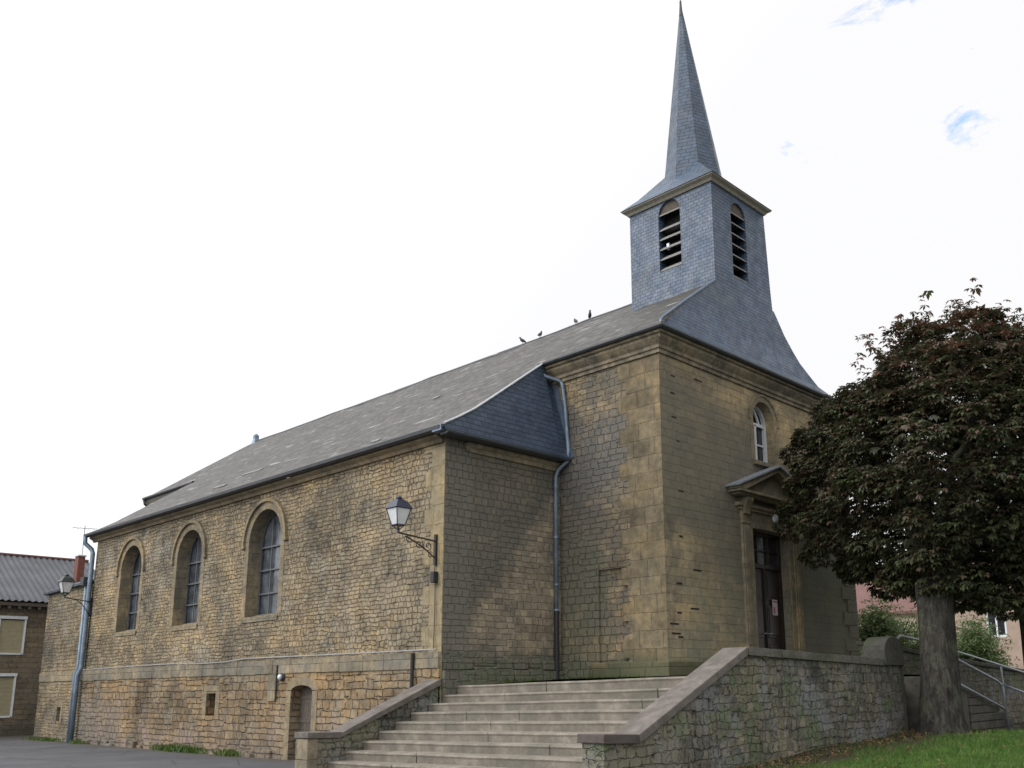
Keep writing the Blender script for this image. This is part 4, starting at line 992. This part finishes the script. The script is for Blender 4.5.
# ------------------------------------------------------------------ left house
hs = thing('house', 'low stone house with grey corrugated roof and two beige shutters at the far left', 'house', (-6, 30, GZ))
HY = 30.0
mb = MB(); h1 = rect(-3.98, -3.06, 1.52, 2.95); h2 = rect(-4.15, -3.2, -.9, .72)
h3 = rect(-7.2, -6.4, 1.52, 2.95); h4 = rect(-7.2, -6.4, -.9, .72)
panel(mb, ply(HY), [(-14, GZ-.1), (.2, GZ-.1), (.2, 3.7), (-14, 3.7)], [h1, h2, h3, h4])
for h in (h1, h2, h3, h4): reveal(mb, ply(HY), h, .15)
mb.face([(.2, HY, GZ), (.2, 38, GZ), (.2, 38, 3.7), (.2, 34, 5.9), (.2, HY, 3.7)]); mb.face([(-14, HY, GZ), (-14, 38, GZ), (-14, 38, 3.7), (-14, 34, 5.9), (-14, HY, 3.7)]); mb.face([(-14, 38, GZ), (.2, 38, GZ), (.2, 38, 3.7), (-14, 38, 3.7)])
mb.build('wall', M['house_stone'], hs)
for h in (h1, h2, h3, h4):
    (u0, z0), (u1, _), (_, z1), _ = h
    mb = MB(); mb.box(u0-.03, u0+.03, HY-.03, HY+.1, z0, z1); mb.box(u1-.03, u1+.03, HY-.03, HY+.1, z0, z1); mb.box(u0-.05, u1+.05, HY-.05, HY+.1, z1-.04, z1+.08); mb.box(u0, u1, HY-.03, HY+.1, z0, z0+.06)
    wf = mb.build('window_frame', M['white'], hs)
    mb = MB(); k = z0+.06
    while k < z1-.08: mb.box(u0+.03, u1-.03, HY+.04+.008*((int(k*25)) % 2), HY+.09, k, min(k+.045, z1-.08)); k += .05
    mb.build('shutter', M['shutter'], wf)
b = NB('corrugated_cement_sheet'); P_, X_, Y_, Z_ = b.pos()
c_ = b.mix(.8, (.085, .088, .10), b.ramp(b.noise(.8, 5, .7), [(.3, (.6, .6, .6)), (.7, (1.3, 1.3, 1.3))]), 'MULTIPLY')
M['corr'] = b.done(c_, .85)
mb = MB(); xs = np.arange(-14.2, .45, .03); rw = []
for x in xs:
    d = .03*cos(2*pi*x/.24); rw.append([(x, HY-.35, 3.62+d), (x, 34, 5.95+d), (x, 38.3, 3.6+d)])
for a, c in zip(rw, rw[1:]):
    for k in range(2): mb.face([a[k], c[k], c[k+1], a[k+1]])
rf = mb.build('roof', M['corr'], hs, smooth=True)
mb = MB(); mb.tube([(-14.2, 34, 5.98), (.45, 34, 5.98)], .06, 8); mb.build('ridge_tile', M['redtile'], rf)
mb = MB(); mb.box(-14, .2, HY-.3, HY-.002, 3.42, 3.55)
for k in range(40): mb.box(-13.9+k*.36, -13.8+k*.36, HY-.28, HY-.003, 3.3, 3.42)
mb.build('eave_rafters', M['oldwood'], hs)
mb = MB(); mb.box(-.80, -.52, 31.6, 32.0, 4.3, 5.85); chm = mb.build('chimney', M['redbrick'], rf)
mb = MB(); mb.box(-.84, -.48, 31.55, 32.05, 5.855, 5.91); mb.build('chimney_cap', M['white'], rf)
mb = MB(); mb.tube([(-.6, 31.8, 5.2), (-.6, 31.8, 7.25)], .02, 6); mb.tube([(-1.1, 31.8, 7.1), (-.1, 31.8, 7.15)], .014, 5)
for k in range(5): mb.tube([(-1.05+k*.22, 31.6, 7.1+.01*k), (-1.05+k*.22, 32.0, 7.1+.01*k)], .01, 5)
tag(mb.build('tv_antenna', M['galv'], origin=(-.6, 31.8, 5.2)), 'thin television antenna rising beside the red chimney of the left house', 'antenna')

# ------------------------------------------------------------------ right background
def house(name, label, x0, x1, y0, y1, zb, ze, zr, wall, roof, wins_, lip=.4):
    t = thing(name, label, 'house', ((x0+x1)/2, y0, zb))
    mb = MB(); ph = plx(x0); hl = [rect(*w_) for w_ in wins_]
    ym = (y0+y1)/2
    panel(mb, ph, [(y0, zb), (y1, zb), (y1, ze), (y0, ze)], hl)
    for h in hl: reveal(mb, ph, h, .2)
    mb.face([(x0, y0, zb), (x1, y0, zb), (x1, y0, ze), ((x0+x1)/2, y0, zr), (x0, y0, ze)]); mb.face([(x0, y1, zb), (x1, y1, zb), (x1, y1, ze), ((x0+x1)/2, y1, zr), (x0, y1, ze)]); mb.face([(x1, y0, zb), (x1, y1, zb), (x1, y1, ze), (x1, y0, ze)])
    mb.build('wall', wall, t)
    for h in hl:
        (u0, z0), (u1, _), (_, z1), _ = h
        mb = MB(); mb.box(x0+.05, x0+.15, u0, u0+.1, z0, z1); mb.box(x0+.05, x0+.15, u1-.1, u1, z0, z1); mb.box(x0+.05, x0+.15, u0+.1, u1-.1, z1-.1, z1); mb.box(x0+.05, x0+.15, u0+.1, u1-.1, z0, z0+.1); mb.box(x0+.06, x0+.14, (u0+u1)/2-.04, (u0+u1)/2+.04, z0+.1, z1-.1)
        f_ = mb.build('window_frame', M['white'], t)
        mb = MB(); mb.face([(x0+.12, u0, z0), (x0+.12, u1, z0), (x0+.12, u1, z1), (x0+.12, u0, z1)]); mb.build('pane', M['glass_dark'], f_)
    mb = MB(); xm = (x0+x1)/2; sl_ = (zr-ze)/(xm-x0)
    for xe, sg in ((x0-lip, 1), (x1+lip, -1)):
        mb.prism([(xe, y0-.3, ze-sl_*lip+.05), (xm, y0-.3, zr+.05), (xm, y0-.3, zr+.2), (xe, y0-.3, ze-sl_*lip+.2)], (0, y1-y0+.6, 0))
    mb.build('roof', roof, t); return t
house('house', 'distant cream house with a red-brown tiled roof between the church and the chestnut trunk', 38, 50, 11, 40, 0.1, 4.1, 7.2, M['render_cream'], M['redtile'], [(13, 14.2, 1.6, 3), (17, 18.2, 1.6, 3), (22, 23.2, 1.6, 3)])
house('house', 'distant tan rendered house seen between the two tree trunks', 34, 44, -2, 7.2, 0.1, 5.6, 8.6, M['render_tan'], M['redtile'], [(4.6, 5.6, 2.2, 3.8), (1.4, 2.4, 2.2, 3.8)])
# side stairs beyond the big tree
ss = thing('side_staircase', 'dark narrow stone stairs beyond the big trunk, descending from the terrace to the lawn', 'steps', (6, -3.3, -1.2))
for k in range(7):
    z = .0-k*.17; mb = MB(); mb.box(4.9+k*.02, 5.45+k*.42, -4.2, -2.2, z-.16, z-.002); mb.build('step', M['coping_mossy'], ss, bevel=.015)
MB().box(3.2, 4.9, -4.2, -2.2, -1.3, .12).build('side_landing', M['coping_mossy'], ss, bevel=.01)
sw_ = thing('stair_wall', 'rough grey stone wall with rounded coping behind the side stairs', 'wall', (9, -1.95, -1.2))
mb = MB(); mb.prism([(5.05, -2.1, -1.3), (15.5, -2.1, -1.3), (15.5, -2.1, .22), (11.5, -2.1, .42), (8, -2.1, .62), (5.05, -2.1, .85)], (0, .35, 0)); mb.build('wall', M['retain'], sw_)
mb = MB(); mb.prism([(5.0, -2.18, .852), (8, -2.18, .622), (11.5, -2.18, .422), (15.5, -2.18, .222), (15.5, -2.18, .33), (11.5, -2.18, .53), (8, -2.18, .74), (5.0, -2.18, .96)], (0, .5, 0)); mb.build('coping', M['coping_mossy'], sw_, bevel=.03)
h1_ = thing('handrail', 'near galvanised tube handrail with a post beside the side stairs', 'handrail', (6.8, -4.3, -1.2))
mb = MB(); A = [(3.9, 0.53), (4.26, .46), (6.45, .01), (6.66, -.07), (6.74, -.25), (6.86, -1.2)]
mb.tube([(x, -4.3, z) for x, z in A], .03, 8); mb.tube([(3.9, -4.3, .04), (6.72, -4.3, -.60)], .026, 8); mb.tube([(3.95, -4.3, .5), (3.95, -4.3, -1.05)], .03, 8)
mb.build('rail', M['galv'], h1_, smooth=True)
h2_ = thing('handrail', 'far galvanised tube handrail running along the stair wall behind the trunk', 'handrail', (10, -2.3, -1.2))
mb = MB(); mb.tube([(5.6, -2.3, .5), (5.7, -2.3, .95), (6.1, -2.3, 1.09), (7.0, -2.3, 1.03), (10.5, -2.3, .67), (14.8, -2.3, .22), (15.2, -2.3, -.2)], .03, 8)
for x, z in ((8.2, .9), (12.6, .45)): mb.tube([(x, -2.3, z), (x, -2.3, -1.2)], .025, 8)
mb.tube([(6.7, -4.3, -.06), (8.6, -4.3, -.33), (8.7, -4.3, -1.2)], .028, 8)
mb.build('rail', M['galv'], h2_, smooth=True)

# ------------------------------------------------------------------ foliage
def np_mesh(name, V, F, mats, mi, parent=None, loc=(0, 0, 0)):
    me = bpy.data.meshes.new(name); V = V-np.array(loc)
    me.vertices.add(len(V)); me.vertices.foreach_set('co', V.astype(np.float32).ravel())
    k = F.shape[1]; me.loops.add(F.size); me.loops.foreach_set('vertex_index', F.astype(np.int32).ravel())
    me.polygons.add(len(F)); me.polygons.foreach_set('loop_start', np.arange(0, F.size, k, dtype=np.int32)); me.polygons.foreach_set('loop_total', np.full(len(F), k, dtype=np.int32))
    for mt in mats: me.materials.append(mt)
    me.polygons.foreach_set('material_index', mi.astype(np.int32)); me.update(); me.validate()
    o = bpy.data.objects.new(name, me); C.objects.link(o)
    if parent: o.parent = parent
    else: o.location = loc
    return o
def unit(v): return v/np.maximum(np.linalg.norm(v, axis=1, keepdims=True), 1e-9)
def palmate(P, Nrm, size, nl=5):
    """compound drooping leaves: P centres, Nrm outward; returns V,F quads"""
    n = len(P); up = np.array([0, 0, 1.0])
    out = unit(Nrm*np.array([1, 1, .35])+rng.normal(0, .35, (n, 3)))
    side_ = unit(np.cross(out, up)+rng.normal(0, .08, (n, 3)))
    nrm = unit(np.cross(side_, out)); nrm *= np.sign(nrm[:, 2:3]+1e-6)
    VV = []; 
    for k in range(nl):
        a = radians(-100+200*k/(nl-1))*1.0
        d = unit(out*cos(a)+side_*sin(a)+np.array([0, 0, -.45])+rng.normal(0, .12, (n, 3)))
        ln = size*(1.0-.28*abs(k-(nl-1)/2)/((nl-1)/2))*rng.uniform(.8, 1.15, (n, 1)); wd = ln*.21
        pr = unit(np.cross(d, nrm)+rng.normal(0, .12, (n, 3)))
        p0 = P; tip = P+d*ln-np.array([0, 0, .12])*ln; mid = P+d*ln*.62+nrm*ln*.04
        VV.append(np.stack([p0, mid+pr*wd, tip, mid-pr*wd], axis=1))
    V = np.stack(VV, axis=1).reshape(-1, 3); F = np.arange(len(V)).reshape(-1, 4); return V, F
def chestnut(name, label, base, crown_c, rad, trunk_r, nleaf, limbs=9, lean=(0, 0), zfork=2.4, reds=True, squash=1.0, seed=1, floor=None):
    t = thing(name, label, 'tree', base, 'horse chestnut trees')
    bx_, by_, bz_ = base; rn = random.Random(seed)
    n, m_ = 16, 26; vs_ = []; fs = []
    for j in range(n+1):
        q = j/n; z = bz_-.1+q*(zfork+.6); r = trunk_r*(1-.18*q)*(1+.42*math.exp(-q*9)+.12*max(0, q-.75)*4)
        for k in range(m_):
            a = 2*pi*k/m_; rr = r*(1+.05*sin(3*a+1+z)+.045*sin(5*a+2.1*z)+.02*sin(9*a+5*z))
            vs_.append((bx_+lean[0]*q+rr*cos(a), by_+lean[1]*q+rr*sin(a), z))
    for j in range(n):
        for k in range(m_): fs.append((j*m_+k, j*m_+(k+1) % m_, (j+1)*m_+(k+1) % m_, (j+1)*m_+k))
    mb = MB(); mb.mesh(vs_, fs); fork = Vector((bx_+lean[0], by_+lean[1], bz_+zfork+.3)); cc = Vector(crown_c)
    for k in range(limbs):
        a = 2*pi*k/limbs+rn.uniform(-.3, .3); el = rn.uniform(.1, 1.2); d = Vector((cos(a)*cos(el)*rad[0], sin(a)*cos(el)*rad[1], sin(el)*rad[2]))
        e_ = cc+d*.72; pts = [fork-Vector((0, 0, .4))]; 
        for s_ in range(1, 7):
            p = fork.lerp(e_, s_/6)+Vector((rn.uniform(-.15, .15), rn.uniform(-.15, .15), .35*sin(pi*s_/6))); pts.append(p)
        mb.tube(pts, [trunk_r*.42*(1-.14*i) for i in range(7)], 8)
        for s_ in (3, 4, 5):
            e2 = pts[s_]+Vector((rn.uniform(-1, 1), rn.uniform(-1, 1), rn.uniform(-.1, 1)))*1.1; mb.tube([pts[s_], (pts[s_]+e2)/2+Vector((0, 0, .1)), e2], [.06, .04, .015], 5)
    mb.build('trunk', M['bark'], t, smooth=True, merge=False)
    # crown: clumps on an uneven dome; leaves hang in overlapping layers on each clump
    nc = 330; g = np.random.default_rng(seed+5)
    ph = np.arccos(1-2*(np.arange(nc)+.5)/nc); th = pi*(1+5**.5)*np.arange(nc)
    D = np.stack([np.cos(th)*np.sin(ph), np.sin(th)*np.sin(ph), np.cos(ph)], 1)
    D = unit(D+g.normal(0, .05, D.shape))
    lump = 1+.05*np.sin(D[:, 0]*5+seed)+.05*np.sin(D[:, 1]*6+2)+.035*np.sin(D[:, 2]*9+D[:, 0]*4)
    rads = np.array(rad); dl = D.copy(); low = D[:, 2] < 0; 
    Cc = np.array(crown_c)+D*rads*(lump*g.uniform(.84, .95, nc))[:, None]
    elv = np.arcsin(np.clip(D[:, 2], -1, 1)); shr = np.where(elv > 0, 1-.20*np.sin(2*elv), 1+.02*0)
    Cc = np.array(crown_c)+(Cc-np.array(crown_c))*shr[:, None]
    Cc[low, 2] = crown_c[2]+ (Cc[low, 2]-crown_c[2])*squash
    per = int(nleaf*.80/nc); idx = np.repeat(np.arange(nc), per)
    cr = g.uniform(.38, .62, nc)[idx]
    dd = unit(g.normal(0, 1, (len(idx), 3))+D[idx]*.9+np.array([0, 0, .25]))
    P1 = Cc[idx]+dd*cr[:, None]*np.array([1, 1, .62])*g.uniform(.72, 1.0, (len(idx), 1)); N1 = unit(dd*.6+D[idx]*.6)
    ni = int(nleaf*.20); di = unit(g.normal(0, 1, (ni, 3))); P2 = np.array(crown_c)+di*rads*g.uniform(.5, .8, (ni, 1)); P2[:, 2] = np.where(di[:, 2] < 0, crown_c[2]+(P2[:, 2]-crown_c[2])*squash, P2[:, 2]); N2 = di
    # loose sprigs over the top and the left shoulder
    ns = 44; dsp = unit(np.stack([g.normal(-.15, .7, ns), g.normal(-.2, .6, ns), g.uniform(.35, 1.2, ns)], 1)); base_s = np.array(crown_c)+dsp*rads*(.98-.2*np.sin(2*np.arcsin(dsp[:, 2:3])))
    Ps = []; Ns = []
    for i in range(ns):
        ln = g.uniform(.25, .75)
        for k in range(12):
            q = g.uniform(.1, 1); Ps.append(base_s[i]+dsp[i]*ln*q+np.array([0, 0, 1])*ln*q*.55+g.normal(0, .07, 3)); Ns.append(unit(g.normal(0, 1, (1, 3)))[0])
    P3 = np.array(Ps); N3 = np.array(Ns)
    P = np.concatenate([P1, P2, P3]); Nn = np.concatenate([N1, N2, N3])
    if floor is not None:
        k = P[:, 2] > floor+.25*np.sin(P[:, 0]*2.1)+.2*np.sin(P[:, 1]*2.7+1); P, Nn = P[k], Nn[k]
    size = rng.uniform(.105, .175, (len(P), 1)); V, F = palmate(P, Nn, size)
    rel = (P-np.array(crown_c))/rads; rr = np.linalg.norm(rel, axis=1)
    s1 = np.sin(P[:, 0]*1.9+seed)*np.sin(P[:, 1]*1.7+1)*np.sin(P[:, 2]*2.3+2); rnd = g.random(len(P))
    mi = np.where(rnd < .45+.5*s1, 1, 0); mi = np.where(((rnd > .92) & (rr > .75)) | ((g.random(len(P)) < .16) & (rel[:, 0]-rel[:, 1]*0 < -.25) & (rel[:, 2] > -.5)), 2, mi)
    redz = (rel[:, 2]*.75-rel[:, 0]*.55) if reds else np.zeros(len(P))-1
    mi = np.where((redz > .50+.28*g.random(len(P))) & (g.random(len(P)) < .42), 2, mi); mi = np.where((redz > .72) & (g.random(len(P)) < .30) & (rr > .85), 3, mi)
    np_mesh('crown', V, F, [M['leaf1'], M['leaf2'], M['leaf3'], M['leaf4']], np.repeat(mi, 5), t, base)
    return t
chestnut('chestnut_tree', 'big clipped horse chestnut with dark dense crown in front of the church facade', (2.45, -4.6, -.98), (4.75, -4.75, 4.75), (3.7, 3.7, 3.35), .385, 40000, lean=(.3, 0), seed=3, floor=1.45, squash=1.05)
chestnut('chestnut_tree', 'second chestnut whose dark thin trunk stands at the right edge of the photo', (6.95, -5.0, -1.2), (9.6, -5.6, 5.2), (3.9, 3.7, 3.5), .26, 12000, seed=9, zfork=2.9, floor=1.5)

def bush(label, c, r, n, mats, seed, cat='bush', name='bush', sz=(.10, .18), group='bushes beyond the terrace'):
    t = thing(name, label, cat, (c[0], c[1], c[2]), group); g = np.random.default_rng(seed)
    cl = unit(g.normal(0, 1, (26, 3)))*g.uniform(.45, .95, (26, 1)); cl[:, 2] = abs(cl[:, 2])
    i = g.integers(0, 26, n); P = (cl[i]+g.normal(0, .17, (n, 3)))*np.array(r)+np.array(c); P[:, 2] = np.maximum(P[:, 2], c[2]+.02)
    V, F = palmate(P, unit(g.normal(0, 1, (n, 3))+np.array([0, 0, .5])), g.uniform(sz[0], sz[1], (n, 1)), 3)
    np_mesh('leaves', V, F, mats, np.repeat((g.random(n) < .45).astype(int), 3), t, c)
    mb = MB()
    for k in range(7):
        a = k*.9; mb.tube([(c[0], c[1], c[2]-.05), (c[0]+cos(a)*r[0]*.3, c[1]+sin(a)*r[1]*.3, c[2]+r[2]*.45), (c[0]+cos(a)*r[0]*.6, c[1]+sin(a)*r[1]*.6, c[2]+r[2]*.8)], [.03*r[0], .02*r[0], .008], 5)
    mb.build('stem', M['bark'], t)
bush('pale green leafy bush between the round-topped pier and the big trunk', (13.2, 1.4, .15), (1.6, 1.6, 2.3), 7000, [M['bush1'], M['bush2']], 4)
bush('bright green bush behind the stair wall right of the big trunk', (18.5, .8, .15), (2.1, 1.6, 1.75), 7000, [M['bush1'], M['bush2']], 5)
bush('dark green shrub partly hidden by the big trunk', (16.2, 2.6, .15), (1.4, 1.4, 2.4), 4000, [M['bush2'], M['bush1']], 6)
# weeds along the foot of the nave wall and on the plinth
def weed(c, r, h, n, label, g):
    g_ = np.random.default_rng(int(abs(c[0]*37+c[1]*91))+1); P = np.array(c)+g_.normal(0, 1, (n, 3))*np.array([r[0]*.4, r[1]*.45, 0]); hh = g_.uniform(.4, 1, n)*h
    d = g_.normal(0, .35, (n, 2))*hh[:, None]; wd = .012+.01*g_.random(n); a = g_.uniform(0, pi, n)
    s = np.stack([np.cos(a)*wd, np.sin(a)*wd, 0*a], 1); tip = P+np.concatenate([d, hh[:, None]], 1); mid = P+np.concatenate([d*.4, hh[:, None]*.6], 1)
    V = np.stack([P-s*.5, P+s*.5, mid+s, tip, mid-s], 1).reshape(-1, 3); F = np.arange(len(V)).reshape(-1, 5)
    o = np_mesh('weed_clump', V, F, [M['weed'], M['grass']], (g_.random(n) < .3).astype(int), None, c); tag(o, label, 'weeds', g, 'stuff')
gw = 'weed clumps at the foot of the nave wall'
for c, r, h, n, lb in [((AX-.2, 14.0, GZ), (.25, 1.5), .24, 420, 'long bright green weed strip at the wall foot below the small square window'),
                   ((AX-.2, 11.3, GZ), (.22, .6), .2, 170, 'short grassy weed clump at the wall foot nearest the arched door'),
                   ((AX-.2, 21.4, GZ), (.2, .7), .14, 160, 'sparse weeds at the foot of the far downpipe'),
                   ((AX-.2, 24.6, GZ), (.2, 1.6), .14, 260, 'thin dry weeds along the foot of the low annex')]:
    weed(c, r, h, n, lb, gw)
for c, r, h, n, lb in [((-1.4, 3.02, .1), (.9, .08), .12, 260, 'low green weeds on the terrace at the foot of the return wall'),
                       ((-.12, 1.6, .14), (.06, 1.4), .1, 220, 'low weeds at the mossy foot of the tower block side wall')]:
    weed(c, r, h, n, lb, 'weeds on the terrace')
# grass blades on the visible lawn
n = 90000; gx = rng.uniform(-6.5, 14, n); gy = rng.uniform(-9.5, -3.9, n)
dens = .5+.5*np.sin(gx*2.3+gy)*np.sin(gy*3.1+1); keep = (rng.random(n) < .55+.45*dens) & (((gy < -4.75-.3*np.sin(gx*2.1)) & ((gx-2.6)**2+(gy+4.7)**2 > .8)) | (rng.random(n) < .2)); gx, gy = gx[keep], gy[keep]; n = len(gx)
gz = np.array([lawn_z(a, c) for a, c in zip(gx, gy)])-.01
P = np.stack([gx, gy, gz], 1); hh = rng.uniform(.035, .10, n); a = rng.uniform(0, 2*pi, n); wd = rng.uniform(.004, .008, n)
s = np.stack([np.cos(a)*wd, np.sin(a)*wd, 0*a], 1); tp = P+np.stack([rng.normal(0, .03, n), rng.normal(0, .03, n), hh], 1)
V = np.stack([P-s, P+s, tp], 1).reshape(-1, 3)
o = np_mesh('grass', V, np.arange(len(V)).reshape(-1, 3), [M['grass'], M['weed']], (rng.random(n) < .15).astype(int)); tag(o, 'short green grass blades growing on the lawn', 'grass', kind='stuff')

# fallen leaves
n = 900; fx = rng.uniform(-6, 7, n); fy = np.where(rng.random(n) < .6, rng.uniform(-4.7, -3.95, n), rng.uniform(-8.5, -4.2, n)); P = np.stack([fx, fy, np.array([lawn_z(a, c) for a, c in zip(fx, fy)])+.035], 1)
V, F = palmate(P, unit(rng.normal(0, .3, (n, 3))+np.array([0, 0, 1.0])), rng.uniform(.05, .10, (n, 1)), 3); V[:, 2] = np.maximum(V[:, 2], np.repeat(P[:, 2], 12)-.02)
b = NB('dry_leaf'); M['dry'] = b.done(b.mix(b.noise(4, 2), (.10, .055, .025), (.17, .11, .05)), .8)
o = np_mesh('fallen_leaves', V, F, [M['dry']], np.zeros(len(F), int)); tag(o, 'brown fallen chestnut leaves scattered along the retaining wall foot', 'leaves', kind='stuff')
